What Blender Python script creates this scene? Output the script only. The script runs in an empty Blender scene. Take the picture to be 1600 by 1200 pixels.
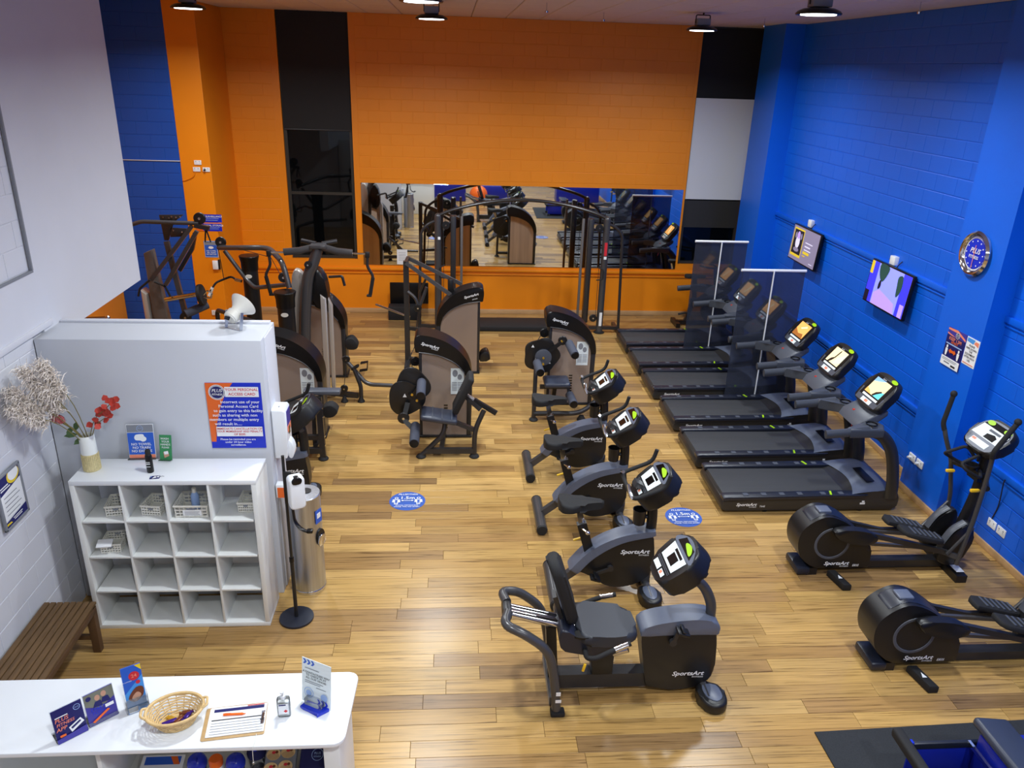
import bpy, bmesh, math, random
from mathutils import Vector, Matrix, Euler, noise
random.seed(7)
R = math.radians
PI = math.pi
SC = bpy.context.scene
C = SC.collection

# ---------------------------------------------------------------- camera
cam_d = bpy.data.cameras.new('camera')
cam = bpy.data.objects.new('camera', cam_d)
C.objects.link(cam)
cam_d.sensor_width = 36.0
cam_d.lens = 27.498
cam_d.clip_start = 0.05
_r, _d, _f = (Vector((0.99713268, -0.06867218, 0.03178926)), Vector((0.00358804, -0.37670898, -0.92632471)),
              Vector((0.07558804, 0.9237827, -0.37538243)))
_m = Matrix.Identity(4)
for i in range(3):
    _m[i][0], _m[i][1], _m[i][2] = _r[i], -_d[i], -_f[i]
_m.translation = Vector((0, 0, 4.6))
cam.matrix_world = _m
SC.camera = cam

# ---------------------------------------------------------------- world (night outside), exposure
w = bpy.data.worlds.new('night')
SC.world = w
w.use_nodes = True
w.node_tree.nodes['Background'].inputs[0].default_value = (0.006, 0.008, 0.014, 1)
w.node_tree.nodes['Background'].inputs[1].default_value = 1.0
vs = SC.view_settings
vs.view_transform = 'Standard'
vs.look = 'None'
vs.gamma = 1
vs.use_curve_mapping = False
vs.exposure = 0.0
LAMP_WATTS = 97.0
LAMP_COLOUR = (0.90, 0.96, 1.0)
SC.cycles.max_bounces = 8
SC.cycles.diffuse_bounces = 3
SC.cycles.glossy_bounces = 4
SC.cycles.transmission_bounces = 8
SC.cycles.transparent_max_bounces = 12
SC.cycles.sample_clamp_indirect = 6.0
SC.cycles.caustics_reflective = False
SC.cycles.caustics_refractive = False

# ---------------------------------------------------------------- helpers
def lin(c):
    c = c / 255.0
    return c / 12.92 if c <= 0.04045 else ((c + 0.055) / 1.055) ** 2.4

def rgb(c):
    return (lin(c[0]), lin(c[1]), lin(c[2]), 1.0)

MATS = {}

def mat(name, col, rough=0.5, metal=0.0, spec=0.5, bump=0.0, bscale=200.0, var=0.0, vscale=6.0, emit=0.0,
        coat=0.0, alpha=None, stretch=None):
    m = bpy.data.materials.new(name)
    m.use_nodes = True
    nt = m.node_tree
    b = nt.nodes['Principled BSDF']
    b.inputs['Base Color'].default_value = rgb(col)
    b.inputs['Roughness'].default_value = rough
    b.inputs['Metallic'].default_value = metal
    b.inputs['Specular IOR Level'].default_value = spec
    b.inputs['Coat Weight'].default_value = coat
    b.inputs['Coat Roughness'].default_value = 0.08
    if emit:
        b.inputs['Emission Color'].default_value = rgb(col)
        b.inputs['Emission Strength'].default_value = emit
    if alpha is not None:
        b.inputs['Alpha'].default_value = alpha
    if bump or var:
        g = nt.nodes.new('ShaderNodeNewGeometry')
        mp = nt.nodes.new('ShaderNodeMapping')
        nt.links.new(g.outputs['Position'], mp.inputs['Vector'])
        if stretch:
            mp.inputs['Scale'].default_value = stretch
    if var:
        n = nt.nodes.new('ShaderNodeTexNoise')
        n.inputs['Scale'].default_value = vscale
        n.inputs['Detail'].default_value = 4
        nt.links.new(mp.outputs[0], n.inputs['Vector'])
        h = nt.nodes.new('ShaderNodeHueSaturation')
        mr = nt.nodes.new('ShaderNodeMapRange')
        mr.inputs[1].default_value = 0.3
        mr.inputs[2].default_value = 0.7
        mr.inputs[3].default_value = 1 - var
        mr.inputs[4].default_value = 1 + var
        nt.links.new(n.outputs[0], mr.inputs[0])
        nt.links.new(mr.outputs[0], h.inputs['Value'])
        h.inputs['Color'].default_value = rgb(col)
        nt.links.new(h.outputs[0], b.inputs['Base Color'])
    if bump:
        n2 = nt.nodes.new('ShaderNodeTexNoise')
        n2.inputs['Scale'].default_value = bscale
        n2.inputs['Detail'].default_value = 3
        nt.links.new(mp.outputs[0], n2.inputs['Vector'])
        bp = nt.nodes.new('ShaderNodeBump')
        bp.inputs['Strength'].default_value = bump
        bp.inputs['Distance'].default_value = 0.004
        nt.links.new(n2.outputs[0], bp.inputs['Height'])
        nt.links.new(bp.outputs[0], b.inputs['Normal'])
    MATS[name] = m
    return m

def glassmat(name, col, transp, rough=0.03, diffuse=None):
    """thin clear or smoked sheet: fresnel gloss over tinted transparency (plus a milky share)"""
    m = bpy.data.materials.new(name)
    m.use_nodes = True
    nt = m.node_tree
    nt.nodes.remove(nt.nodes['Principled BSDF'])
    out = nt.nodes['Material Output']
    tr = nt.nodes.new('ShaderNodeBsdfTransparent')
    tr.inputs[0].default_value = rgb(col)
    gl = nt.nodes.new('ShaderNodeBsdfGlossy')
    gl.inputs['Roughness'].default_value = rough
    df = nt.nodes.new('ShaderNodeBsdfDiffuse')
    df.inputs[0].default_value = rgb(diffuse or col)
    mx = nt.nodes.new('ShaderNodeMixShader')
    mx.inputs[0].default_value = 1 - transp
    nt.links.new(tr.outputs[0], mx.inputs[1])
    nt.links.new(df.outputs[0], mx.inputs[2])
    fr = nt.nodes.new('ShaderNodeFresnel')
    fr.inputs[0].default_value = 1.45
    m2 = nt.nodes.new('ShaderNodeMixShader')
    nt.links.new(fr.outputs[0], m2.inputs[0])
    nt.links.new(mx.outputs[0], m2.inputs[1])
    nt.links.new(gl.outputs[0], m2.inputs[2])
    nt.links.new(m2.outputs[0], out.inputs[0])
    MATS[name] = m
    return m

def sm(pts, n=5, closed=False):
    """Catmull-Rom through 2D or 3D points"""
    P = [Vector(p) for p in pts]
    N = len(P)
    out = []
    rng = range(N) if closed else range(N - 1)
    for i in rng:
        if closed:
            a, b, c, d = P[(i - 1) % N], P[i], P[(i + 1) % N], P[(i + 2) % N]
        else:
            a, b, c, d = P[max(i - 1, 0)], P[i], P[i + 1], P[min(i + 2, N - 1)]
        for k in range(n):
            t = k / n
            out.append(0.5 * ((2 * b) + (c - a) * t + (2 * a - 5 * b + 4 * c - d) * t * t + (3 * b - a - 3 * c + d) * t ** 3))
    if not closed:
        out.append(P[-1])
    return out

def fillet(pts, r, n=5):
    P = [Vector(p) for p in pts]
    out = [P[0]]
    for i in range(1, len(P) - 1):
        a, b, c = P[i - 1], P[i], P[i + 1]
        d1, d2 = (a - b), (c - b)
        q = min(r, d1.length * .48, d2.length * .48)
        s, e = b + d1.normalized() * q, b + d2.normalized() * q
        for k in range(n + 1):
            t = k / n
            out.append(s * (1 - t) ** 2 + b * 2 * t * (1 - t) + e * t * t)
    out.append(P[-1])
    return out

def rrect(w, h, r, n=4, cx=0, cy=0):
    o = []
    for sx, sy, a0 in ((1, 1, 0), (-1, 1, 90), (-1, -1, 180), (1, -1, 270)):
        for k in range(n + 1):
            a = R(a0 + 90 * k / n)
            o.append((cx + sx * (w / 2 - r) + r * math.cos(a), cy + sy * (h / 2 - r) + r * math.sin(a)))
    return o

def ell(cx, cy, rx, ry=None, n=24, rot=0):
    ry = rx if ry is None else ry
    c, s = math.cos(rot), math.sin(rot)
    o = []
    for k in range(n):
        a = 2 * PI * k / n
        x, y = rx * math.cos(a), ry * math.sin(a)
        o.append((cx + x * c - y * s, cy + x * s + y * c))
    return o

class B:
    """collects shapes and links them as ONE mesh object"""
    def __init__(s):
        s.bm = bmesh.new()

    def _fin(s, verts, faces, bev, seg, m, edges=None):
        if m is not None:
            bmesh.ops.transform(s.bm, matrix=m, verts=verts)
        if bev:
            es = edges if edges is not None else list({e for f in faces for e in f.edges})
            bmesh.ops.bevel(s.bm, geom=es, offset=bev, segments=seg, affect='EDGES', profile=0.5, clamp_overlap=True)
        return s

    def box(s, c, d, bev=0, seg=2, m=None, rz=0, ry=0, rx=0):
        x, y, z = d[0] / 2, d[1] / 2, d[2] / 2
        vs = [s.bm.verts.new((a * x, b * y, e * z)) for a in (-1, 1) for b in (-1, 1) for e in (-1, 1)]
        fs = [s.bm.faces.new([vs[i] for i in q]) for q in
              ((0, 1, 3, 2), (4, 6, 7, 5), (0, 4, 5, 1), (2, 3, 7, 6), (0, 2, 6, 4), (1, 5, 7, 3))]
        M = Matrix.Translation(c) @ Euler((rx, ry, rz)).to_matrix().to_4x4()
        if m is not None:
            M = m @ M
        return s._fin(vs, fs, bev, seg, M)

    def prism(s, pts, a, b, plane='xz', bev=0, seg=2, m=None):
        def mk(p, h):
            if plane == 'xz':
                return (p[0], h, p[1])
            if plane == 'xy':
                return (p[0], p[1], h)
            return (h, p[0], p[1])
        A = [s.bm.verts.new(mk(p, a)) for p in pts]
        Z = [s.bm.verts.new(mk(p, b)) for p in pts]
        n = len(pts)
        fa, fb = s.bm.faces.new(A), s.bm.faces.new(Z[::-1])
        fs = [fa, fb]
        for i in range(n):
            fs.append(s.bm.faces.new((A[i], Z[i], Z[(i + 1) % n], A[(i + 1) % n])))
        es = list(fa.edges) + list(fb.edges)
        return s._fin(A + Z, fs, bev, seg, m, es)

    def rod(s, p0, p1, r, seg=12, r2=None, bev=0):
        p0, p1 = Vector(p0), Vector(p1)
        r2 = r if r2 is None else r2
        q = (p1 - p0).to_track_quat('Z', 'Y').to_matrix().to_4x4()
        L = (p1 - p0).length
        M = Matrix.Translation(p0) @ q
        A = [s.bm.verts.new((r * math.cos(2 * PI * k / seg), r * math.sin(2 * PI * k / seg), 0)) for k in range(seg)]
        Z = [s.bm.verts.new((r2 * math.cos(2 * PI * k / seg), r2 * math.sin(2 * PI * k / seg), L)) for k in range(seg)]
        fa, fb = s.bm.faces.new(A[::-1]), s.bm.faces.new(Z)
        fs = [fa, fb] + [s.bm.faces.new((A[k], A[(k + 1) % seg], Z[(k + 1) % seg], Z[k])) for k in range(seg)]
        return s._fin(A + Z, fs, bev, 2, M, list(fa.edges) + list(fb.edges))

    def tube(s, pts, r, seg=10, fil=0, closed=False, ry=None, ref=(0, 1, 0), rot=0, taper=None):
        P = fillet(pts, fil) if fil else [Vector(p) for p in pts]
        ry = r if ry is None else ry
        N = len(P)
        rings = []
        nprev = None
        for i in range(N):
            if closed:
                t = (P[(i + 1) % N] - P[(i - 1) % N])
            else:
                t = P[min(i + 1, N - 1)] - P[max(i - 1, 0)]
            t.normalize()
            if nprev is None:
                nn = Vector(ref)
                if abs(nn.dot(t)) > .97:
                    nn = Vector((0, 0, 1)) if abs(t.z) < .9 else Vector((1, 0, 0))
            else:
                nn = nprev
            nn = (nn - t * nn.dot(t)).normalized()
            nprev = nn
            bb = t.cross(nn)
            k_ = 1 if taper is None else 1 + (taper - 1) * i / (N - 1)
            ring = []
            for k in range(seg):
                a = 2 * PI * k / seg + rot
                ring.append(s.bm.verts.new(P[i] + nn * (r * k_ * math.cos(a)) + bb * (ry * k_ * math.sin(a))))
            rings.append(ring)
        for i in range(N if closed else N - 1):
            A, Z = rings[i], rings[(i + 1) % N]
            for k in range(seg):
                s.bm.faces.new((A[k], A[(k + 1) % seg], Z[(k + 1) % seg], Z[k]))
        if not closed:
            s.bm.faces.new(rings[0][::-1])
            s.bm.faces.new(rings[-1])
        return s

    def bar(s, pts, w, h, fil=0, ref=(0, 1, 0)):
        """rectangular tube: w along ref, h across it"""
        return s.tube(pts, w / 2 * math.sqrt(2), 4, fil, ry=h / 2 * math.sqrt(2), ref=ref, rot=PI / 4)

    def lathe(s, prof, c=(0, 0, 0), seg=24, m=None, cap=True):
        M = Matrix.Translation(c)
        if m is not None:
            M = M @ m
        rings = []
        allv = []
        for r, z in prof:
            ring = [s.bm.verts.new((max(r, 1e-5) * math.cos(2 * PI * k / seg), max(r, 1e-5) * math.sin(2 * PI * k / seg), z)) for k in range(seg)]
            rings.append(ring)
            allv += ring
        for i in range(len(rings) - 1):
            for k in range(seg):
                s.bm.faces.new((rings[i][k], rings[i][(k + 1) % seg], rings[i + 1][(k + 1) % seg], rings[i + 1][k]))
        if cap:
            s.bm.faces.new(rings[0][::-1])
            s.bm.faces.new(rings[-1])
        bmesh.ops.transform(s.bm, matrix=M, verts=allv)
        return s

    def ball(s, c, r, seg=12, m=None):
        r = (r, r, r) if not isinstance(r, (tuple, list)) else r
        M = Matrix.Translation(c) @ (m or Matrix.Identity(4)) @ Matrix.Diagonal((*r, 1))
        bmesh.ops.create_uvsphere(s.bm, u_segments=seg, v_segments=max(6, seg * 2 // 3), radius=1, matrix=M)
        return s

    def quad(s, *p):
        s.bm.faces.new([s.bm.verts.new(q) for q in p])
        return s

    def mesh(s, name, smooth=38):
        bmesh.ops.recalc_face_normals(s.bm, faces=s.bm.faces)
        me = bpy.data.meshes.new(name)
        s.bm.to_mesh(me)
        s.bm.free()
        if smooth:
            me.polygons.foreach_set('use_smooth', [True] * len(me.polygons))
            me.set_sharp_from_angle(angle=R(smooth))
        return me

    def obj(s, name, m, parent=None, loc=None, rot=None, smooth=38, label=None, stuff=False):
        me = s.mesh(name, smooth)
        me.materials.append(MATS[m] if isinstance(m, str) else m)
        o = bpy.data.objects.new(name, me)
        C.objects.link(o)
        if parent:
            o.parent = parent
        if loc:
            o.location = loc
        if rot:
            o.rotation_euler = rot
        if label:
            o['label'] = label
        if stuff:
            o['kind'] = 'stuff'
        return o

def tag(o, label, cat, group=None):
    o['label'] = label
    o['category'] = cat
    if group:
        o['group'] = group
    return o

def thing(name, label, cat, loc=(0, 0, 0), rz=0, group=None, rot=None):
    o = bpy.data.objects.new(name, None)
    C.objects.link(o)
    o.empty_display_size = 0.1
    o.location = loc
    o.rotation_euler = rot if rot else (0, 0, rz)
    return tag(o, label, cat, group)

def struct(o):
    o['kind'] = 'structure'
    return o

KIDS = {}
def copy_tree(o, parent=None):
    c = o.copy()
    C.objects.link(c)
    if parent:
        c.parent = parent
    for k in [q for q in C.objects if q.parent == o]:
        copy_tree(k, c)
    return c

def dup(o, loc, label, rz=0, group=None):
    c = copy_tree(o)
    c.location = loc
    c.rotation_euler = (0, 0, rz)
    c['label'] = label
    if group:
        c['group'] = group
    return c

TXT = {}
def text_mesh(s, size, shear=0.0, bold=0.0, align='CENTER', squeeze=1.0):
    key = (s, size, shear, bold, align, squeeze)
    if key in TXT:
        return TXT[key]
    cu = bpy.data.curves.new('lettering', 'FONT')
    cu.body = s
    cu.size = size
    cu.shear = shear
    cu.offset = bold * size
    cu.align_x = align
    cu.align_y = 'CENTER'
    cu.resolution_u = 2
    o = bpy.data.objects.new('lettering', cu)
    C.objects.link(o)
    bpy.context.view_layer.update()
    dg = bpy.context.evaluated_depsgraph_get()
    me = bpy.data.meshes.new_from_object(o.evaluated_get(dg))
    bpy.data.objects.remove(o)
    bpy.data.curves.remove(cu)
    if squeeze != 1.0:
        me.transform(Matrix.Diagonal((squeeze, 1, 1, 1)))
    TXT[key] = me
    return me

def text(parent, s, m, loc, size, rot=(0, 0, 0), shear=0.0, bold=0.012, align='CENTER', name='lettering', squeeze=1.0):
    me = text_mesh(s, size, shear, bold, align, squeeze).copy()
    me.materials.clear()
    me.materials.append(MATS[m])
    o = bpy.data.objects.new(name, me)
    C.objects.link(o)
    o.parent = parent
    o.location = loc
    o.rotation_euler = rot
    return o

def layers(parent, items, z0=0.0012, dz=0.0006, pname='print'):
    """flat print on the xy face of its parent: ('rect',mat,x0,y0,x1,y1) ('poly',mat,pts) ('txt',mat,s,x,y,size,[shear])"""
    z = z0
    cur = None
    for it in items:
        k, m = it[0], it[1]
        z += dz
        if k == 'txt':
            t = text(parent, it[2], m, (it[3], it[4], z), it[5], shear=it[6] if len(it) > 6 else 0, squeeze=it[7] if len(it) > 7 else 1.0)
            continue
        b = B()
        if k == 'rect':
            x0, y0, x1, y1 = it[2:6]
            b.quad((x0, y0, z), (x1, y0, z), (x1, y1, z), (x0, y1, z))
        elif k == 'rects':
            for x0, y0, x1, y1 in it[2]:
                b.quad((x0, y0, z), (x1, y0, z), (x1, y1, z), (x0, y1, z))
        elif k == 'poly':
            b.quad(*[(p[0], p[1], z) for p in it[2]])
        elif k == 'polys':
            for q in it[2]:
                b.quad(*[(p[0], p[1], z) for p in q])
        elif k == 'ring':
            cx, cy, r, wd = it[2:6]
            o1, o2 = ell(cx, cy, r, n=28), ell(cx, cy, r - wd, n=28)
            for i in range(28):
                j = (i + 1) % 28
                b.quad((*o1[i], z), (*o1[j], z), (*o2[j], z), (*o2[i], z))
        # keep winding as given: faces look along +z
        me = bpy.data.meshes.new(pname)
        for f in b.bm.faces:
            f.normal_update()
            if f.normal.z < 0:
                f.normal_flip()
        b.bm.to_mesh(me)
        b.bm.free()
        me.materials.append(MATS[m])
        o = bpy.data.objects.new(pname, me)
        C.objects.link(o)
        o.parent = parent
        if k in ('rects', 'polys'):
            o['kind'] = 'stuff'

ROT_S = (R(90), 0, 0)            # upright, faces the camera side (-y)
ROT_R = (R(90), 0, R(-90))       # on the right wall, faces -x
ROT_L = (R(90), 0, R(90))        # on the left wall, faces +x

# ---------------------------------------------------------------- materials
mat('orange_paint', (240, 140, 12), .45, var=.03, vscale=1.5, bump=.15, bscale=60)
mat('blue_paint', (4, 98, 222), .42, var=.03, vscale=1.5, bump=.15, bscale=60)
mat('shaded_blue_paint', (6, 80, 178), .45, var=.03, vscale=1.5, bump=.15, bscale=60)  # same blue as the right wall, darkened to carry the alcove's weaker light
mat('white_paint', (212, 214, 222), .6, var=.02, vscale=2, bump=.12, bscale=70)
mat('partition_paint', (200, 204, 212), .55, var=.01, vscale=2)
mat('ceiling_tile', (214, 200, 190), .85, bump=.3, bscale=120)
mat('ceiling_grid', (120, 106, 98), .7)
mat('skirting_wood', (196, 158, 112), .45, var=.1, vscale=5, stretch=(1, 1, 8))
mat('black_blind', (16, 16, 17), .7)
mat('white_blind', (214, 216, 220), .55)
mat('window_frame', (64, 62, 56), .4, metal=.4)
glassmat('window_glass', (120, 130, 130), .97, .03, (60, 66, 66))
mat('mirror', (235, 238, 236), .015, metal=1.0)
mat('black_plastic', (21, 21, 23), .38, var=.08, vscale=8)
mat('black_gloss', (13, 13, 15), .33, spec=.35)
mat('black_rubber', (22, 22, 24), .75, bump=.3, bscale=300)
mat('dark_navy', (27, 31, 44), .35)
mat('charcoal_metal', (78, 77, 79), .28, metal=.35)
mat('dark_metal', (52, 51, 53), .3, metal=.3)
mat('grey_plastic', (92, 99, 116), .36, var=.05, vscale=10)
mat('mid_grey', (76, 80, 90), .4)
mat('belt', (50, 51, 54), .6, bump=.25, bscale=400, var=.08, vscale=3, stretch=(.4, 6, 1))
mat('hull_side', (46, 44, 42), .32)
mat('pad_vinyl', (50, 56, 72), .35, bump=.1, bscale=250)
mat('foam_grip', (66, 70, 84), .8, bump=.3, bscale=350)
mat('chrome', (215, 216, 220), .12, metal=1.0)
mat('brushed_steel', (190, 194, 202), .36, metal=1.0, var=.12, vscale=3, stretch=(14, 14, .4))
mat('bronze_panel', (196, 174, 156), .35, var=.14, vscale=2.2, stretch=(5, 5, .3))
mat('bronze_column', (94, 90, 88), .42)
mat('silver_panel', (184, 176, 168), .3, metal=.35, var=.06, vscale=3, stretch=(9, 9, .4))
mat('dark_vinyl', (46, 49, 57), .5, bump=.1, bscale=250)
mat('tray_grey', (68, 72, 80), .38)
glassmat('smoked_panel', (214, 200, 190), .55, .10, (206, 184, 168))
glassmat('smoked_screen', (186, 190, 200), .72, .06, (92, 98, 116))
glassmat('clear_acrylic', (250, 252, 254), .965)
mat('lcd_black', (14, 12, 12), .15)
mat('console_white', (226, 236, 238), .35)
mat('lime', (166, 214, 26), .35)
mat('white', (238, 240, 242), .4)
mat('white_gloss', (236, 240, 244), .22)
mat('off_white', (226, 224, 214), .5)
mat('laminate', (228, 230, 228), .35)
mat('ink_black', (24, 24, 28), .6)
mat('ink_grey', (130, 134, 142), .6)
mat('ink_navy', (20, 22, 96), .5)
mat('ink_blue', (12, 44, 196), .45)
mat('ink_mid_blue', (38, 92, 196), .45)
mat('ink_sky', (70, 150, 226), .45)
mat('ink_purple', (62, 56, 152), .45)
mat('ink_orange', (232, 104, 32), .45)
mat('ink_salmon', (240, 140, 110), .45)
mat('ink_red', (206, 40, 52), .5)
mat('ink_green', (52, 138, 84), .45)
mat('ink_yellow', (236, 206, 40), .45)
mat('ink_pale_blue', (150, 178, 226), .45)
mat('ink_grey_green', (120, 122, 108), .5)
mat('skin_tone', (198, 150, 124), .6)
mat('decal_blue', (46, 88, 176), .4)
mat('orange_plastic', (248, 108, 20), .4)
mat('red_cord', (196, 50, 30), .5)
mat('yellow_plastic', (236, 190, 40), .4)
mat('blue_vinyl', (18, 34, 150), .35)
mat('blue_plastic', (30, 52, 190), .25)
mat('navy_fabric', (26, 28, 84), .85, bump=.3, bscale=300)
mat('mat_rubber', (36, 39, 44), .9, bump=.5, bscale=500, var=.25, vscale=120)
mat('bench_wood', (106, 80, 50), .6, var=.22, vscale=4, stretch=(12, 1.2, 12), bump=.3, bscale=60)
mat('bench_dark', (88, 62, 38), .6, var=.2, vscale=4)
mat('wicker', (216, 184, 128), .6, var=.12, vscale=40)
mat('kraft_board', (190, 156, 108), .6, var=.06, vscale=40)
mat('ceramic_white', (232, 236, 232), .3)
mat('ceramic_sand', (214, 200, 150), .6, var=.14, vscale=60)
mat('pampas', (240, 230, 220), .9)
mat('stem', (120, 110, 60), .7)
mat('leaf_green', (70, 98, 56), .6)
mat('leaf_red', (186, 58, 44), .6, var=.2, vscale=30)
mat('protea', (184, 92, 92), .7, var=.25, vscale=60)
mat('foil_purple', (64, 34, 136), .25, metal=.3)
mat('foil_brown', (120, 64, 40), .3, metal=.3)
mat('foil_gold', (222, 176, 60), .3, metal=.6)
mat('grip_tape', (236, 232, 226), .6)
mat('lamp_lens', (245, 248, 255), .5, emit=6.0)
mat('lcd_desert', (222, 160, 86), .3, emit=.9)
mat('lcd_desert_dark', (150, 92, 40), .3, emit=.7)
mat('lcd_cream', (226, 208, 160), .3, emit=.9)
mat('lcd_haze', (186, 186, 176), .3, emit=.8)
mat('lcd_sand', (214, 200, 150), .3, emit=.9)
mat('lcd_sea', (90, 180, 196), .3, emit=.9)
mat('lcd_sky', (120, 160, 220), .3, emit=.9)
mat('lcd_dark', (40, 26, 22), .3, emit=.2)
mat('tv_grey', (122, 114, 140), .3, emit=.75)
mat('tv_dark', (26, 22, 40), .3, emit=.5)
mat('tv_pale', (200, 196, 216), .3, emit=.8)
mat('tv_yellow', (206, 178, 44), .3, emit=.7)
mat('tv_blue', (54, 52, 236), .3, emit=.9)
mat('tv_lilac', (130, 136, 236), .3, emit=.95)
mat('tv_mauve', (166, 136, 204), .3, emit=.9)
mat('tv_green', (40, 72, 66), .3, emit=.5)
# ---------------------------------------------------------------- floor
XL, XR, YB, ZC = -3.325, 5.67, 15.09, 5.39
YN = -4.0                                  # near end of the hall, behind the camera

def plank_mat(name, attr):
    m = bpy.data.materials.new(name)
    m.use_nodes = True
    nt = m.node_tree
    b = nt.nodes['Principled BSDF']
    if attr:
        src = nt.nodes.new('ShaderNodeAttribute')
        src.attribute_name = 'tone'
    else:
        src = nt.nodes.new('ShaderNodeObjectInfo')
    g = nt.nodes.new('ShaderNodeNewGeometry')
    sc = nt.nodes.new('ShaderNodeVectorMath'); sc.operation = 'SCALE'; sc.inputs['Scale'].default_value = 37.0
    nt.links.new(src.outputs['Color'], sc.inputs[0])
    ad = nt.nodes.new('ShaderNodeVectorMath')
    nt.links.new(g.outputs['Position'], ad.inputs[0]); nt.links.new(sc.outputs[0], ad.inputs[1])
    mp = nt.nodes.new('ShaderNodeMapping'); mp.inputs['Scale'].default_value = (.75, 27, 1)
    nt.links.new(ad.outputs[0], mp.inputs[0])
    n1 = nt.nodes.new('ShaderNodeTexNoise'); n1.inputs['Scale'].default_value = 2.2; n1.inputs['Detail'].default_value = 6
    n1.inputs['Roughness'].default_value = .62; n1.inputs['Distortion'].default_value = .5
    nt.links.new(mp.outputs[0], n1.inputs['Vector'])
    cr = nt.nodes.new('ShaderNodeValToRGB')
    cr.color_ramp.elements[0].position = .31; cr.color_ramp.elements[0].color = (.33, .28, .21, 1)
    cr.color_ramp.elements[1].position = .72; cr.color_ramp.elements[1].color = (1.22, 1.2, 1.14, 1)
    e = cr.color_ramp.elements.new(.45); e.color = (.92, .91, .88, 1)
    nt.links.new(n1.outputs[0], cr.inputs[0])
    mx = nt.nodes.new('ShaderNodeMix'); mx.data_type = 'RGBA'; mx.blend_type = 'MULTIPLY'; mx.inputs[0].default_value = 1
    nt.links.new(src.outputs['Color'], mx.inputs[6]); nt.links.new(cr.outputs[0], mx.inputs[7])
    nt.links.new(mx.outputs[2], b.inputs['Base Color'])
    b.inputs['Roughness'].default_value = .27
    b.inputs['Specular IOR Level'].default_value = .42
    bp = nt.nodes.new('ShaderNodeBump'); bp.inputs['Strength'].default_value = .12; bp.inputs['Distance'].default_value = .003
    nt.links.new(n1.outputs[0], bp.inputs['Height']); nt.links.new(bp.outputs[0], b.inputs['Normal'])
    MATS[name] = m

plank_mat('plank', False)
plank_mat('plank_run', True)
mat('floor_base', (70, 48, 28), .8)
TONES = [(186, 149, 90), (180, 143, 85), (172, 136, 80), (192, 156, 98), (162, 126, 74), (156, 122, 76), (183, 147, 91), (138, 108, 71), (171, 136, 83), (181, 146, 88)]
PL, PW = 1.22, 0.152
floor = struct(B().box((0, (YN + YB) / 2 + .1, -.06), (12.4, YB - YN + .6, .1)).obj('floor', 'floor_base'))
bm = bmesh.new()
pb = B()
x, y, z, e = PL / 2 - .0012, PW / 2 - .001, .002, .0014
vs_ = [pb.bm.verts.new(q) for q in ((-x, -y, -.008), (x, -y, -.008), (x, y, -.008), (-x, y, -.008), (-x, -y, z - e), (x, -y, z - e), (x, y, z - e), (-x, y, z - e),
      (-x + e, -y + e, z), (x - e, -y + e, z), (x - e, y - e, z), (-x + e, y - e, z))]
for q in ((0, 1, 5, 4), (1, 2, 6, 5), (2, 3, 7, 6), (3, 0, 4, 7), (4, 5, 9, 8), (5, 6, 10, 9), (6, 7, 11, 10), (7, 4, 8, 11), (8, 9, 10, 11)):
    pb.bm.faces.new([vs_[i] for i in q])
plank_me = pb.mesh('plank', 0)
plank_me.materials.append(MATS['plank'])
run_v, run_f, run_c = [], [], []
npl = 0
rows = int((YB - YN) / PW) + 1
rnd = random.Random(3)
for j in range(rows):
    yc = YN + (j + .5) * PW
    xmin, xmax = (-3.4, 5.7) if yc < 6.3 else (-5.75, 5.7)
    xc = xmin - rnd.random() * PL
    while xc < xmax + .6:
        t = rnd.choice(TONES); k = rnd.uniform(.9, 1.08)
        c = [lin(v) * k for v in t]
        if 3.35 < yc < 8.2 and -3.4 < xc - .4 and xc < 5.9 and npl < 300:
            o = bpy.data.objects.new('plank', plank_me)
            C.objects.link(o); o.parent = floor; o.location = (xc, yc, -.002); o.color = (*c, 1); npl += 1
        else:
            b0 = len(run_v)
            xx, yy = PL / 2 - .0012, PW / 2 - .001
            run_v += [(xc - xx, yc - yy, -.01), (xc + xx, yc - yy, -.01), (xc + xx, yc + yy, -.01), (xc - xx, yc + yy, -.01),
                      (xc - xx, yc - yy, 0), (xc + xx, yc - yy, 0), (xc + xx, yc + yy, 0), (xc - xx, yc + yy, 0)]
            for q in ((0, 1, 5, 4), (1, 2, 6, 5), (2, 3, 7, 6), (3, 0, 4, 7), (4, 5, 6, 7)):
                run_f.append([b0 + i for i in q]); run_c.append(c)
        xc += PL
me = bpy.data.meshes.new('plank')
me.from_pydata(run_v, [], run_f)
at = me.color_attributes.new('tone', 'FLOAT_COLOR', 'CORNER')
for p in me.polygons:
    for li in p.loop_indices:
        at.data[li].color = (*run_c[p.index], 1)
me.materials.append(MATS['plank_run'])
o = bpy.data.objects.new('plank', me); C.objects.link(o); o.parent = floor; o['kind'] = 'stuff'

# ---------------------------------------------------------------- block walls
def block_mesh(bw, bh, proud, m):
    b = B()
    u, v, e = bw / 2, bh / 2, .004
    P = [b.bm.verts.new(q) for q in ((-u, -v, 0), (u, -v, 0), (u, v, 0), (-u, v, 0), (-u, -v, proud - .002), (u, -v, proud - .002), (u, v, proud - .002), (-u, v, proud - .002),
         (-u + e, -v + e, proud), (u - e, -v + e, proud), (u - e, v - e, proud), (-u + e, v - e, proud))]
    for q in ((0, 1, 5, 4), (1, 2, 6, 5), (2, 3, 7, 6), (3, 0, 4, 7), (4, 5, 9, 8), (5, 6, 10, 9), (6, 7, 11, 10), (7, 4, 8, 11), (8, 9, 10, 11)):
        b.bm.faces.new([P[i] for i in q])
    me = b.mesh('block', 0)
    me.materials.append(MATS[m])
    return me

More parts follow.
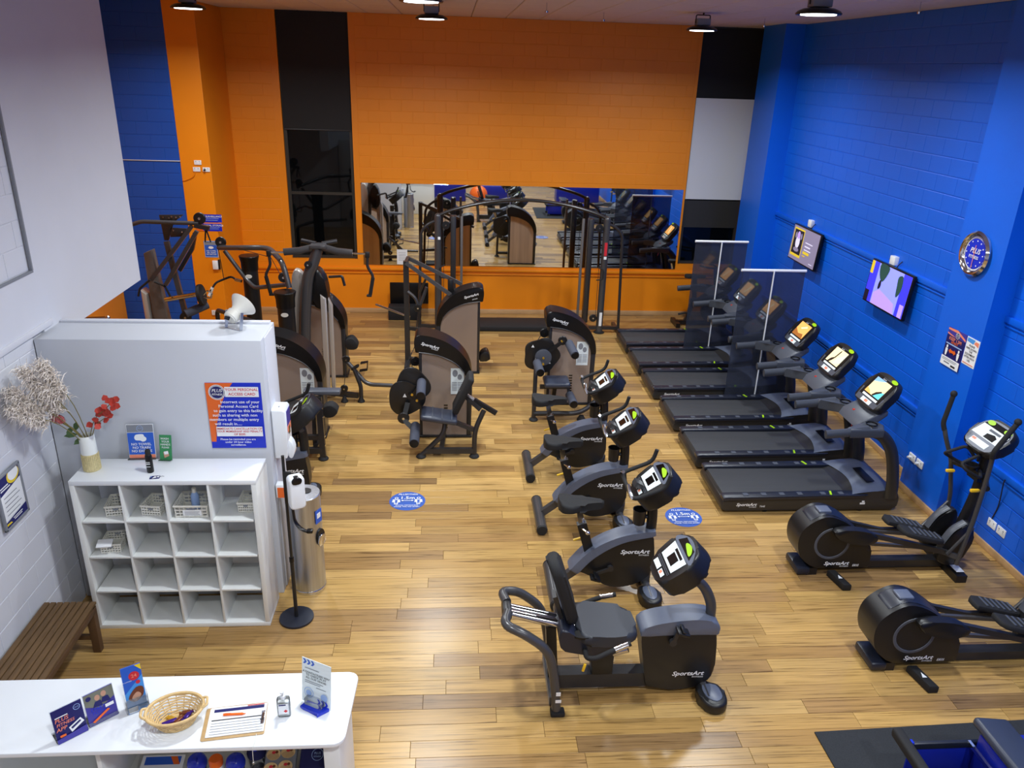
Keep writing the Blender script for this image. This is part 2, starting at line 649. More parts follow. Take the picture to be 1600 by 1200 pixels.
BLK = {}
def blocks(parent, u0, u1, z0, z1, place, m, limit=300, proud=.004, joint=.006, vjoint=.004, skip=None):
    """0.4 x 0.2 m blocks in running bond; place(u, z) -> location, rotation"""
    lst = []
    j = 0
    z = z0
    while z < z1 - .05:
        h = min(.2, z1 - z)
        u = u0 - (.2 if j % 2 else 0)
        while u < u1 - .02:
            a, b_ = max(u, u0), min(u + .4, u1)
            if b_ - a > .05 and not (skip and skip((a + b_) / 2, z + h / 2)):
                lst.append((round(b_ - a, 3), round(h, 3), (a + b_) / 2, z + h / 2))
            u += .4
        z += .2; j += 1
    def dist(q):
        return (place(q[2], q[3])[0] - Vector((0, 0, 4.6))).length
    lst.sort(key=dist)
    rest = B()
    for i, (bw, bh, u, z) in enumerate(lst):
        key = (bw, bh, m, proud, joint)
        if key not in BLK:
            BLK[key] = block_mesh(bw - vjoint, bh - joint, proud, m)
        loc, rot = place(u, z)
        if i < limit:
            o = bpy.data.objects.new('block', BLK[key])
            C.objects.link(o); o.parent = parent; o.location = loc; o.rotation_euler = rot
        else:
            n0 = len(rest.bm.verts)
            rest.bm.from_mesh(BLK[key])
            rest.bm.verts.ensure_lookup_table()
            bmesh.ops.transform(rest.bm, matrix=Matrix.Translation(loc) @ Euler(rot).to_matrix().to_4x4(), verts=rest.bm.verts[n0:])
    if len(lst) > limit:
        rest.obj('block', m, parent, smooth=0, stuff=True)
    else:
        rest.bm.free()

# back wall, orange: base with openings for the two tall windows
W1, W2 = (-3.08, -1.84, 1.06), (4.46, 5.60, 1.06)
bw = B()
yb2 = YB + .2
def seg(b, x0, x1, z0, z1, y0=YB, y1=None):
    y1 = y1 or yb2
    return b.box(((x0 + x1) / 2, (y0 + y1) / 2, (z0 + z1) / 2), (x1 - x0, y1 - y0, z1 - z0))
seg(bw, -4.0, W1[0], 0, ZC); seg(bw, W1[0], W1[1], 0, W1[2]); seg(bw, W1[1], W2[0], 0, ZC); seg(bw, W2[0], XR + .2, 0, W2[2]); seg(bw, W2[1], XR + .2, W2[2], ZC)
wall_back = struct(bw.obj('wall_back', 'orange_paint', smooth=0))
pb_ = lambda u, z: (Vector((u, YB + .0005, z)), (R(90), 0, 0))
blocks(wall_back, -1.74, 4.40, 2.59, 5.39, pb_, 'orange_paint')
blocks(wall_back, -3.98, -3.2, .99, 5.39, pb_, 'orange_paint', limit=60)
# sill and wainscot ledge under the mirror and windows
struct(B().box((.75, YB - .02, .885), (9.75, .05, .05), .006).box((.75, YB - .012, .80), (9.75, .03, .022), .004).obj('trim_1', 'orange_paint'))
struct(B().box((.75, YB - .012, .045), (9.8, .024, .09), .004).obj('baseboard_back', 'skirting_wood'))

def window(n, W, blind, glass_low):
    x0, x1, z0 = W
    fr = B()
    for xx in (x0 + .03, x1 - .03):
        fr.box((xx, YB + .1, (z0 + ZC) / 2), (.06, .08, ZC - z0))
    for zz in (z0 + .03, 2.29, 3.45, ZC - .03):
        fr.box(((x0 + x1) / 2, YB + .1, zz), (x1 - x0 - .12, .07, .05))
    f = struct(fr.obj('window_%d' % n, 'window_frame', smooth=0))
    for a, b_ in ((z0 + .055, 2.265), (2.315, 3.425), (3.475, ZC - .055)):
        B().box(((x0 + x1) / 2, YB + .11, (a + b_) / 2), (x1 - x0 - .12, .008, b_ - a)).obj('pane', 'window_glass', f, smooth=0)
    return f
w1 = window(1, W1, None, None)
B().box(((W1[0] + W1[1]) / 2, YB + .03, (3.43 + ZC) / 2), (W1[1] - W1[0] - .04, .012, ZC - 3.44)).obj('blind', 'black_blind', w1, smooth=0, label='black roller blind covering the top half of the window')
B().rod((W1[0] + .03, YB + .03, 3.43), (W1[1] - .03, YB + .03, 3.43), .014).obj('blind_rail', 'dark_metal', w1)
w2 = window(2, W2, None, None)
B().box(((W2[0] + W2[1]) / 2, YB + .03, 3.26), (W2[1] - W2[0] - .03, .012, 1.84)).obj('blind', 'white_blind', w2, smooth=0, label='white blind across the middle of the window')
B().box(((W2[0] + W2[1]) / 2, YB + .06, 4.77), (W2[1] - W2[0] - .03, .012, 1.18)).obj('blind', 'black_blind', w2, smooth=0, label='black blind at the top of the window')
B().box(((W2[0] + W2[1]) / 2, YB + .06, 2.05), (W2[1] - W2[0] - .03, .012, .52)).obj('blind', 'window_frame', w2, smooth=0, label='dark grey blind below the white one')

# mirror
mi = thing('wall_mirror', 'wide frameless mirror on the orange back wall reflecting the gym', 'mirror', (1.345, YB, 1.74))
B().box((0, -.012, 0), (6.14, .006, 1.55), .001).obj('glass', 'mirror', mi, smooth=0)
B().box((0, -.004, 0), (6.12, .008, 1.53)).obj('backing', 'ink_grey', mi, smooth=0)

# right wall, blue
wr = struct(B().box((XR + .1, (8.06 + YB) / 2, ZC / 2), (.2, YB - 8.06, ZC)).obj('wall_right', 'blue_paint', smooth=0))
pr_ = lambda u, z: (Vector((XR - .0005, u, z)), (R(90), 0, R(-90)))
blocks(wr, 8.06, 13.5, 0, 5.39, pr_, 'blue_paint', proud=.006, joint=.010, vjoint=.0025)
wr2 = struct(B().box((XR + .1, (YN + 8.06) / 2, ZC / 2), (.2, 8.06 - YN, ZC)).obj('wall_right', 'blue_paint', smooth=0))
blocks(wr2, 3.3, 7.3, 0, 5.39, pr_, 'blue_paint', proud=.006, joint=.010, vjoint=.0025)
struct(B().box(((5.45 + XR) / 2, 7.68, ZC / 2), (XR - 5.45, .76, ZC)).obj('wall_right_pillar', 'blue_paint', smooth=0))
struct(B().box(((5.335 + XR) / 2, 13.98, ZC / 2), (XR - 5.335, .96, ZC)).obj('wall_right_pillar', 'blue_paint', smooth=0))
t = B()
for a, b_ in ((8.06, 13.5), (YN, 7.3)):
    for zz in (2.375, .875):
        t.box((XR - .02, (a + b_) / 2, zz), (.04, b_ - a, .07), .006)
        t.box((XR - .012, (a + b_) / 2, zz - .07), (.024, b_ - a, .02), .004)
struct(t.obj('trim_2', 'blue_paint'))
t = B()
t.box((XR - .012, (8.06 + 13.5) / 2, .04), (.024, 5.44, .08), .003).box((XR - .012, (YN + 7.3) / 2, .04), (.024, 7.3 - YN, .08), .003)
t.box((5.438, 7.68, .04), (.024, .784, .08), .003).box((5.56, 7.288, .04), (.22, .024, .08), .003)
struct(t.obj('baseboard_right', 'skirting_wood'))

# left wall, white: blocks below, plaster sheet above, header over the side opening
lw = B()
lw.box((XL - .12, (YN + 6.64) / 2, ZC / 2), (.2, 6.64 - YN, ZC))
lw.box((XL - .12, (6.64 + 8.4) / 2, (2.37 + ZC) / 2), (.2, 8.4 - 6.64, ZC - 2.37))
wl = struct(lw.obj('wall_left', 'white_paint', smooth=0))
pl_ = lambda u, z: (Vector((XL - .0195, u, z)), (R(90), 0, R(90)))
pl2 = lambda u, z: (Vector((XL - .007, u, z)), (R(90), 0, R(90)))
struct(B().box((XL - .013, 5.1, 1.25), (.012, 2.08, 2.5)).obj('wall_left', 'white_paint', smooth=0))
blocks(wl, 4.1, 6.14, .0, 2.5, pl2, 'white_paint', limit=150)
blocks(wl, 4.4, 6.3, 2.99, 5.39, pl_, 'white_paint', limit=150)
sh = B()
XS = XL - .01
sh.box((XS, 7.36, (2.372 + ZC) / 2), (.024, 2.08, ZC - 2.372)).box((XS, 5.3, 2.755), (.024, 2.04, .44))
struct(sh.obj('wall_left', 'white_paint', smooth=0))
struct(B().box((XL + .006, 5.3, 2.53), (.03, 2.3, .05), .004).obj('trim_3', 'white_paint'))
struct(B().box((XL + .0, 6.315, 4.19), (.02, .02, 2.4)).box((XL, 5.3, 2.982), (.02, 2.04, .018)).obj('trim_4', 'ink_grey', smooth=0))
# alcove on the left behind the opening: blue block wall, orange pier and side wall
al = struct(B().box((-5.1, 13.7, ZC / 2), (1.35, .2, ZC)).obj('wall_alcove', 'shaded_blue_paint', smooth=0))
blocks(al, -5.7, -4.47, 0, 5.39, lambda u, z: (Vector((u, 13.6, z)), (R(90), 0, 0)), 'shaded_blue_paint', proud=.006, joint=.010, vjoint=.0025)
struct(B().box((-4.227, 14.35, ZC / 2), (.483, 1.52, ZC), .006).obj('wall_left_pier', 'orange_paint', smooth=0))
struct(B().box((-5.8, 10.1, ZC / 2), (.2, 7.2, ZC)).obj('wall_alcove_side', 'orange_paint', smooth=0))
struct(B().box((-4.6, 6.55, ZC / 2), (2.4, .2, ZC)).obj('wall_near', 'white_paint', smooth=0))
struct(B().box((-4.965, 13.585, 3.0), (1.0, .02, .012), .002).obj('trim_5', 'white_paint'))
# hall end behind the camera
struct(B().box((1.2, YN - .1, ZC / 2), (9.6, .2, ZC)).obj('wall_front', 'white_paint', smooth=0))

# low white partition with shoe shelf in front
pt = struct(B().box((-2.4405, 6.3895, 1.2385), (1.769, .505, 2.477), .006).obj('wall_partition', 'partition_paint'))
B().box((-2.45, 6.61, 2.484), (1.74, .06, .02), .004).obj('capping', 'white_paint', pt)
B().box((-1.551, 6.39, 1.2385), (.012, .30, 2.46), .003).obj('end_trim', 'white_paint', pt)

# ceiling: board plus lay-in tiles on a recessed grid
ce = struct(B().box((.0, (YN + YB) / 2, ZC + .08), (12.2, YB - YN + .6, .1)).obj('ceiling', 'ceiling_grid', smooth=0))
tb = B()
u, v = .590 / 2, 1.190 / 2
P_ = [tb.bm.verts.new(q) for q in ((-u, -v, .03), (u, -v, .03), (u, v, .03), (-u, v, .03), (-u, -v, .006), (u, -v, .006), (u, v, .006), (-u, v, .006), (-u + .008, -v + .008, 0), (u - .008, -v + .008, 0), (u - .008, v - .008, 0), (-u + .008, v - .008, 0))]
for q in ((0, 1, 5, 4), (1, 2, 6, 5), (2, 3, 7, 6), (3, 0, 4, 7), (4, 5, 9, 8), (5, 6, 10, 9), (6, 7, 11, 10), (7, 4, 8, 11), (8, 9, 10, 11)):
    tb.bm.faces.new([P_[i] for i in q])
tile_me = tb.mesh('ceiling_tile', 0)
tile_me.materials.append(MATS['ceiling_tile'])
rest = B(); nt_ = 0
cells = [(-5.7 + .6 * i + .3, YN + 1.2 * j + .6) for i in range(19) for j in range(16)]
cells.sort(key=lambda c: abs(c[1] - 10.5) + abs(c[0] - 1) * .6)
for cx, cy in cells:
    if cx > XR + .2:
        continue
    if nt_ < 160:
        o = bpy.data.objects.new('ceiling_tile', tile_me); C.objects.link(o); o.parent = ce; o.location = (cx, cy, ZC + .0); nt_ += 1
    else:
        n0 = len(rest.bm.verts); rest.bm.from_mesh(tile_me); rest.bm.verts.ensure_lookup_table()
        bmesh.ops.translate(rest.bm, vec=(cx, cy, ZC), verts=rest.bm.verts[n0:])
rest.obj('ceiling_tile', 'ceiling_tile', ce, smooth=0, stuff=True)
for cx, cy, lb in ((-.6, 10.4, 'left of the middle lamp'), (1.2, 11.2, 'right of the middle lamp'), (4.6, 12.5, 'above the top right window'), (2.2, 12.6, 'over the right part of the orange wall'), (5.0, 9.0, 'over the blue wall')):
    B().rod((0, 0, 0), (0, 0, -.09), .006, 8).lathe([(.02, -.12), (.022, -.10), (.006, -.09)], seg=10).obj('sprinkler_head', 'chrome', None, (cx, cy, ZC))
    tag(C.objects[-1] if False else [q for q in C.objects if q.name.startswith('sprinkler_head')][-1], 'small chrome sprinkler head under the ceiling, ' + lb, 'sprinkler', 'sprinkler heads')

# ---------------------------------------------------------------- high bay lamps (each with its own light)
def lamp(x, y, label):
    zl = 5.17
    T = thing('high_bay_lamp', label, 'lamp', (x, y, zl), 0, 'round ceiling lamps')
    B().lathe([(.08, .05), (.15, .042), (.20, .02), (.217, 0), (.21, -.012), (.17, -.006)], seg=28).obj('reflector', 'black_gloss', T)
    B().box((0, 0, .10), (.19, .15, .09), .008).obj('driver_box', 'ink_grey', T)
    B().tube([(-.1, 0, .08), (-.1, 0, .19), (.1, 0, .19), (.1, 0, .08)], .008, 6, .02).obj('bracket', 'black_plastic', T)
    B().rod((0, 0, .19), (0, 0, ZC - zl), .012, 8).obj('hanger', 'black_plastic', T)
    B().lathe([(.168, -.008), (.168, -.014), (0, -.02)], seg=24, cap=False).obj('lens', 'lamp_lens', T)
    L = bpy.data.lights.new('lamp_light', 'AREA')
    L.shape = 'DISK'; L.size = .33; L.energy = LAMP_WATTS; L.color = LAMP_COLOUR; L.spread = R(162)
    lo = bpy.data.objects.new('lamp_light', L); C.objects.link(lo); lo.parent = T; lo.location = (0, 0, -.026)
    return T
lamp(3.49, 11.9, 'round black high bay lamp hanging before the top right window')
lamp(-.3, 11.6, 'round black high bay lamp hanging above the middle of the orange wall')
lamp(-3.38, 11.3, 'round black high bay lamp hanging near the orange pier at top left')
lamp(3.5, 8.1, 'round black high bay lamp hanging beside the blue wall, nearest on the right')
lamp(-.32, 8.5, 'round black high bay lamp cut off by the top edge of the photo')
for x, y, lb in ((3.5, 4.4, 'above the ellipticals'), (-.3, 4.9, 'above the recumbent bike'), (3.5, .8, 'above the right end of the gallery'), (-.3, 1.3, 'above the left end of the gallery'), (1.6, -2.2, 'at the far end behind the gallery')):
    lamp(x, y, 'round black high bay lamp out of frame, ' + lb)
# ================================================================ gym machines
def brand(parent, loc, size, rot=ROT_S, sub='FITNESS', m='white', sub_at=(.62, -.62), model=None):
    text(parent, 'SportsArt', m, loc, size, rot, shear=.28, bold=.025, squeeze=1.12)
    M = Euler(rot).to_matrix()
    text(parent, sub, m, Vector(loc) + M @ Vector((size * 1.5, size * -.62, 0)), size * .34, rot, squeeze=1.35)
    if model:
        text(parent, model, m, Vector(loc) + M @ Vector((size * 3.6, size * -.45, 0)), size * .6, rot, shear=.2)

def face_matrix(T, name, m, outline, depth, loc, tilt, yaw=0, bev=.02, parent=None):
    """console body: outline in its own x (user's right) / y (up), face along +z, user looks along +x"""
    s, c = math.sin(tilt), math.cos(tilt)
    M = Matrix(((0, s, -c), (-1, 0, 0), (0, c, s)))
    b = B().prism(outline, -depth, 0, 'xy', bev, 3)
    o = b.obj(name, m, parent or T)
    o.location = loc
    o.rotation_euler = (Matrix.Rotation(yaw, 3, 'Z') @ M).to_euler()
    return o

# ---------------------------------------------------------------- treadmills
def make_treadmill():
    T = thing('treadmill', 'x', 'treadmill')
    out = sm([(-1.03, .10), (-1.02, .045), (-.97, .03)], 3) + [(.98, .02)] + sm([(1.03, .06), (1.04, .16), (1.0, .25), (.85, .27), (.62, .24), (.45, .19)], 4) + [(-.95, .165)] + sm([(-1.0, .155), (-1.03, .10)], 3)[:-1]
    B().prism(out, -.405, .405, 'xz', .012, 2).obj('hull', 'hull_side', T)
    B().prism(sm([(-1.0, .10), (-.985, .06)], 2) + [(.5, .16), (.5, .19), (-.96, .19)] + sm([(-.985, .19), (-1.0, .15)], 2), -.30, .30, 'xz', .008, 2).obj('running_belt', 'belt', T)
    for s in (-1, 1):
        B().prism([(-1.02, .165), (.62, .19), (.66, .23), (.3, .225), (-.99, .212), (-1.02, .20)], s * .305 - .0, s * .425, 'xz', .01, 2).obj('side_rail', 'dark_navy', T)
        d = B()
        for k in range(6):
            xx = -.78 + .21 * k + (.06 if k > 3 else 0)
            d.quad((xx, s * .395, .2165 + (xx + 1) * .0083), (xx + .06, s * .395, .2172 + (xx + 1) * .0083), (xx + .06, s * .335, .2172 + (xx + 1) * .0083), (xx, s * .335, .2165 + (xx + 1) * .0083))
        d.obj('foot_marks', 'mid_grey', T, smooth=0)
        d = B()
        d.box((.24, s * .365, .2275), (.022, .085, .006), rz=s * .3)
        d.obj('speed_mark', 'lime', T, smooth=0)
    # motor hood: concave rear edge, domed
    b = B(); rows = []
    for i in range(9):
        t = i / 8
        row = []
        for j in range(11):
            v_ = -1 + 2 * j / 10
            x0 = .48 + .11 * (1 - v_ * v_)
            xx = x0 + (.985 - x0) * t
            zz = .228 + .085 * math.sin(min(1, t * 1.35) * PI / 2) * (1 - .55 * abs(v_) ** 4) - (.06 * max(0, t - .8) / .2) + .012 * math.exp(-((v_) / .5) ** 2)
            row.append(b.bm.verts.new((xx, v_ * .40, zz)))
        rows.append(row)
    for i in range(8):
        for j in range(10):
            b.bm.faces.new((rows[i][j], rows[i + 1][j], rows[i + 1][j + 1], rows[i][j + 1]))
    b.obj('motor_hood', 'grey_plastic', T)
    B().box((.74, -.10, .318), (.10, .34, .006), .002, ry=-.12).obj('hood_badge', 'black_gloss', T)
    for s in (-1, 1):
        B().tube(sm([(.94, s * .40, .18), (.915, s * .40, .42), (.83, s * .40, .75), (.69, s * .40, .95), (.52, s * .40, 1.02)], 5), .038, 12, ry=.078, taper=.8).obj('upright', 'hull_side', T)
        B().tube(sm([(.02, s * .41, .985), (.3, s * .41, 1.01), (.5, s * .40, 1.04)], 4), .036, 10, ry=.05).obj('handrail_grip', 'tray_grey', T)
        B().prism([(.28, s * .36), (.28, s * .445), (.66, s * .445), (.72, s * .32), (.68, s * .21), (.52, s * .22), (.42, s * .33)][::s], .95, 1.06, 'xy', .025, 3).obj('handrail_arm', 'tray_grey', T)
        B().lathe([(.055, 0), (.065, .012), (.056, .014), (.045, -.03), (0, -.035)], (.575, s * .315, 1.062), 18, cap=False).obj('cup_holder', 'black_gloss', T)
    B().prism([(.46, .97), (.62, .97), (.80, 1.12), (.80, 1.17), (.70, 1.16), (.50, 1.05)], -.23, .23, 'xz', .025, 3).obj('console_base', 'mid_grey', T)
    B().tube([(.545, -.27, 1.03), (.545, .27, 1.03)], .016, 8).obj('cross_bar', 'black_plastic', T)
    tilt = R(38)
    con = face_matrix(T, 'console', 'black_plastic', sm([(-.22, -.16), (.22, -.16), (.262, .0), (.25, .16), (.16, .24), (0, .262), (-.16, .24), (-.25, .16), (-.262, 0)], 4, True), .09, (.71, 0, 1.31), tilt)
    layers(con, [('poly', 'mid_grey', [(-.21, -.15), (.21, -.15), (.235, .0), (-.235, 0)]),
                 ('poly', 'black_gloss', [(-.205, -.085), (.205, -.085), (.205, .21), (-.205, .21)]),
                 ('rect', 'console_white', -.15, -.078, .16, -.052),
                 ('rect', 'console_white', -.10, -.145, .10, -.095), ('rect', 'ink_salmon', -.03, -.135, .03, -.105),
                 ('poly', 'lime', ell(.14, .222, .06, .022)),
                 ('rect', 'mid_grey', -.06, .20, .10, .208),
                 ('txt', 'white', 'SportsArt', -.02, .188, .018, .2)], z0=.001)
    B().tube(sm([(.57, .06, 1.07), (.52, .04, .98), (.545, .02, .88), (.52, .05, .80)], 4), .005, 5).obj('safety_cord', 'red_cord', T)
    B().box((.565, .06, 1.075), (.05, .03, .02), .004).obj('safety_clip', 'red_cord', T)
    brand(T, (-.74, -.4065, .105), .052, model='T645')
    B().box((.62, -.4065, .11), (.06, .002, .022)).box((.625, -.4065, .135), (.03, .002, .02)).obj('sticker', 'white', T, smooth=0)
    for xx in (-.5, .62):
        for s in (-1, 1):
            B().lathe([(.03, 0), (.035, .012), (.015, .014), (.015, .05)], (xx, s * .36, 0), 10).obj('levelling_foot', 'black_rubber', T)
    B().box((.97, 0, .015), (.1, .7, .03), .006).obj('foot', 'black_rubber', T)
    return T
tm = make_treadmill()
TMX = 4.05
tm.location = (TMX, 7.87, 0)
tm['label'] = 'black treadmill nearest the camera, showing a beach scene on its screen'
tm['group'] = 'treadmills along the blue wall'
TMs = [tm]
for yv, lb in ((8.90, 'second black treadmill from the front, its screen showing a dark figure'),
               (9.97, 'third black treadmill from the front, its screen showing orange desert'),
               (11.08, 'fourth black treadmill from the front, directly behind the nearer smoked screen'),
               (12.10, 'fifth black treadmill from the front, between the two smoked screens'),
               (13.11, 'farthest black treadmill of the row, nearest the orange wall')):
    TMs.append(dup(tm, (TMX - (.02 if yv > 11 else 0), yv, 0), lb))
PIX = [
 [('rect', 'lcd_sand', -.15, -.035, .155, .175), ('poly', 'lcd_sky', [(-.15, .175), (-.15, .11), (-.05, .14), (.04, .175)]), ('poly', 'lcd_sea', [(.155, .06), (.155, -.035), (.02, -.035), (.07, .03)]),
  ('poly', 'lcd_dark', [(.0, -.03), (.03, .02), (.10, .06), (.12, .05), (.06, .0), (.03, -.035)]), ('poly', 'lcd_desert', [(-.15, -.035), (-.02, -.035), (-.08, .0), (-.15, .02)])],
 [('rect', 'lcd_cream', -.15, -.035, .155, .175), ('poly', 'lcd_haze', [(.155, .16), (.155, .02), (.02, -.035), (.03, .06)]),
  ('poly', 'lcd_dark', [(-.10, -.035), (-.075, .02), (-.03, .05), (-.01, .15), (.01, .165), (.012, .14), (-.005, .05), (-.03, .0), (-.06, -.035)])],
 [('rect', 'lcd_desert', -.15, -.035, .155, .175), ('poly', 'lcd_desert_dark', [(-.15, -.035), (.155, -.035), (.10, .03), (-.02, .01), (-.15, .06)]), ('poly', 'lcd_cream', [(-.06, .09), (.06, .15), (.09, .13), (-.02, .08)])],
 [('rect', 'lcd_desert', -.15, -.035, .155, .175), ('poly', 'lcd_cream', [(-.06, .0), (.02, .15), (.05, .15), (-.02, .0)])],
 [('rect', 'lcd_desert', -.15, -.035, .155, .175), ('poly', 'lcd_cream', [(-.02, .0), (.06, .15), (.09, .15), (.02, .0)])],
 [('rect', 'lcd_desert', -.15, -.035, .155, .175), ('poly', 'lcd_cream', [(-.08, .0), (.0, .15), (.04, .15), (-.04, .0)])]]
for T, px in zip(TMs, PIX):
    con = [q for q in C.objects if q.parent == T and q.name.startswith('console') and 'base' not in q.name][0]
    layers(con, px, z0=.007, pname='screen')

# ---------------------------------------------------------------- smoked screens between treadmills
def divider(x0, x1, y, h, label):
    cx = (x0 + x1) / 2
    T = thing('divider_screen', label, 'screen', (cx, y, 0), 0, 'smoked divider screens between treadmills')
    wd = x1 - x0
    B().box((0, 0, .06 + (h - .07) / 2), (wd, .004, h - .09)).obj('sheet', 'smoked_screen', T, smooth=0)
    B().rod((-wd / 2 - .01, 0, h), (wd / 2 + .01, 0, h), .02, 10).obj('top_rail', 'white', T)
    B().rod((.0, -.016, .05), (.0, -.016, h), .011, 8).obj('pole', 'white', T)
    B().box((0, 0, .035), (wd + .04, .16, .07), .02).obj('base', 'ink_grey', T)
    return T
divider(4.05, 4.97, 10.53, 2.06, 'smoked clear divider screen with white top rail, the nearer of two')
divider(4.0, 4.88, 12.62, 2.03, 'smoked clear divider screen with white top rail, the farther of two')

# ---------------------------------------------------------------- upright bikes
def bike_console(T, loc, tilt, yaw=0, k=1.0, accents=1):
    con = face_matrix(T, 'console', 'black_plastic', [(p[0] * k, p[1] * k) for p in sm([(-.13, -.17), (.13, -.17), (.185, -.04), (.19, .09), (.12, .185), (0, .21), (-.12, .185), (-.19, .09), (-.185, -.04)], 4, True)], .16 * k, loc, tilt, yaw, .03)
    q = lambda *a: tuple(v * k for v in a)
    it = [('poly', 'grey_plastic', [(p[0] * k, p[1] * k) for p in sm([(-.17, .085), (.17, .085), (.11, .165), (0, .19), (-.11, .165)], 4, True)]),
          ('poly', 'lcd_black', [(p[0] * k, p[1] * k) for p in ((-.135, .10), (.135, .10), (.09, .165), (-.09, .165))]),
          ('poly', 'console_white', [q(-.125, -.055), q(.125, -.055), q(.145, .075), q(-.145, .075)]),
          ('rect', 'lcd_black', *q(-.045, -.035, .065, .035)), ('rect', 'lcd_black', *q(-.06, .045, .08, .066)),
          ('rects', 'console_white', [q(-.11, -.135, .0, -.095), q(.02, -.135, .10, -.10)]), ('rect', 'ink_salmon', *q(.03, -.13, .06, -.105)),
          ('rects', 'mid_grey', [q(-.13, -.085, .13, -.08), q(-.13, -.073, .13, -.068)])]
    it.append(('poly', 'lime', [(p[0] * k, p[1] * k) for p in sm([(-.03, .135), (.06, .115), (.10, .115), (.095, .14), (.04, .165), (-.02, .155)], 4, True)]))
    layers(con, it)
    return con

def pedal(T, cx, cy, cz, ang, side):
    """crank arm with pedal on the given side"""
    ex, ez = cx + .16 * math.cos(ang), cz + .16 * math.sin(ang)
    a = B().rod((cx, cy, cz), (cx, cy + side * .03, cz), .03, 12).bar([(cx, cy + side * .02, cz), (ex, cy + side * .03, ez)], .018, .03).obj('crank_arm', 'dark_metal', T)
    B().box((ex, cy + side * .085, ez), (.10, .09, .026), .008, ry=.3).box((ex, cy + side * .085, ez + .03), (.03, .10, .012), .004, ry=.3).obj('pedal', 'black_plastic', a)

def make_bike():
    T = thing('upright_bike', 'x', 'exercise bike')
    # body shell
    top = sm([(-.30, .30), (-.12, .47), (.14, .61), (.42, .665)], 5)
    low = sm([(.44, .60), (.46, .42), (.45, .24), (.33, .12), (.16, .075), (.02, .10), (-.14, .21), (-.27, .27)], 5)
    B().prism(top + low, -.075, .075, 'xz', .018, 3).obj('body_shell', 'black_plastic', T)
    st = sm([(-.33, .27), (-.14, .49), (.13, .635), (.45, .69)], 6) + sm([(.46, .635), (.15, .565), (-.10, .41), (-.26, .22)], 6)
    B().prism(st, -.085, .085, 'xz', .022, 3).obj('top_cover', 'grey_plastic', T)
    brand(T, (.27, -.0775, .465), .060)
    B().bar([(-.22, 0, .26), (-.44, 0, .085)], .06, .07).obj('strut', 'charcoal_metal', T)
    B().rod((-.47, -.31, .06), (-.47, .31, .06), .058, 18).obj('stabilizer', 'charcoal_metal', T)
    for s in (-1, 1):
        B().lathe([(.058, 0), (.06, .012), (.054, .03), (.02, .032)], (-.47, s * .30, .06), 14, m=Matrix.Rotation(R(-90 * s), 4, 'X')).obj('end_cap', 'black_rubber', T)
    # front foot: teardrop boot at each side of a cross tube
    B().rod((.42, -.27, .07), (.42, .27, .07), .04, 12).bar([(.40, 0, .22), (.42, 0, .07)], .07, .08).obj('stabilizer', 'charcoal_metal', T)
    for s in (-1, 1):
        o = sm([(.33, s * .10), (.33, s * .24), (.37, s * .33), (.43, s * .35), (.50, s * .32), (.53, s * .24), (.50, s * .12), (.42, s * .08)], 3, True)
        f = B().prism(o[::s], .0, .10, 'xy', .025, 3).obj('foot', 'black_plastic', T)
        B().prism(sm([(.37, s * .12), (.37, s * .25), (.43, s * .31), (.48, s * .25), (.47, s * .12)], 3, True)[::s], .092, .108, 'xy', .006, 2).obj('foot_cover', 'grey_plastic', f)
    # seat post and saddle
    B().bar([(-.135, 0, .40), (-.235, 0, .74)], .065, .09).obj('post_sleeve', 'black_plastic', T)
    B().bar([(-.225, 0, .70), (-.275, 0, .92)], .035, .055).obj('seat_post', 'chrome', T)
    B().tube([(-.24, -.02, .70), (-.20, -.12, .71)], .01, 8).ball((-.195, -.125, .71), .022, 10).obj('adjust_knob', 'chrome', T)
    B().bar([(-.20, .05, .55), (-.29, .05, .52)], .02, .012).obj('lever', 'yellow_plastic', T)
    so = sm([(-.46, .0), (-.44, .11), (-.34, .13), (-.24, .075), (-.12, .045), (-.05, .03), (-.04, 0), (-.05, -.03), (-.12, -.045), (-.24, -.075), (-.34, -.13), (-.44, -.11)], 3, True)
    sb = B().prism(so, .90, .985, 'xy', .035, 4)
    for v_ in sb.bm.verts:
        if v_.co.z > .94:
            v_.co.z += .03 * ((v_.co.x + .25) / .22) ** 2 * (1 if v_.co.x < -.25 else -.5) - .012 * abs(v_.co.y) / .1
    sb.obj('saddle', 'black_rubber', T)
    # mast, handlebars, bottle holder, console
    B().tube(sm([(.42, 0, .62), (.42, 0, .80), (.40, 0, .95), (.34, 0, 1.06)], 4), .042, 12, ry=.05).obj('mast', 'black_plastic', T)
    B().bar([(.42, 0, .92), (.30, 0, 1.12), (.22, 0, 1.16)], .09, .05, .05).obj('bar_neck', 'charcoal_metal', T)
    B().tube([(.47, .25, 1.36), (.44, .25, 1.24), (.16, .25, 1.12), (.15, .07, 1.13), (.15, -.07, 1.13), (.16, -.25, 1.12), (.44, -.25, 1.24), (.47, -.25, 1.36)], .019, 10, .07, ref=(0, 0, 1)).obj('handlebar', 'black_rubber', T)
    B().tube([(.16, .23, 1.12), (.14, .2, 1.16), (.14, .12, 1.2)], .016, 8).tube([(.16, -.23, 1.12), (.14, -.2, 1.16), (.14, -.12, 1.2)], .016, 8).obj('pulse_grips', 'chrome', T)
    B().lathe([(.055, 0), (.062, .13), (.066, .15), (.058, .148), (.05, .02), (0, .018)], (.30, .0, .73), 14, cap=False).obj('bottle_holder', 'black_plastic', T)
    B().rod((.31, 0, .80), (.42, 0, .80), .02, 8).obj('holder_bracket', 'black_plastic', T)
    bike_console(T, (.36, 0, 1.18), R(50), k=1.08)
    pedal(T, .05, -.08, .30, R(200), -1)
    pedal(T, .05, .08, .30, R(20), 1)
    return T
bk = make_bike()
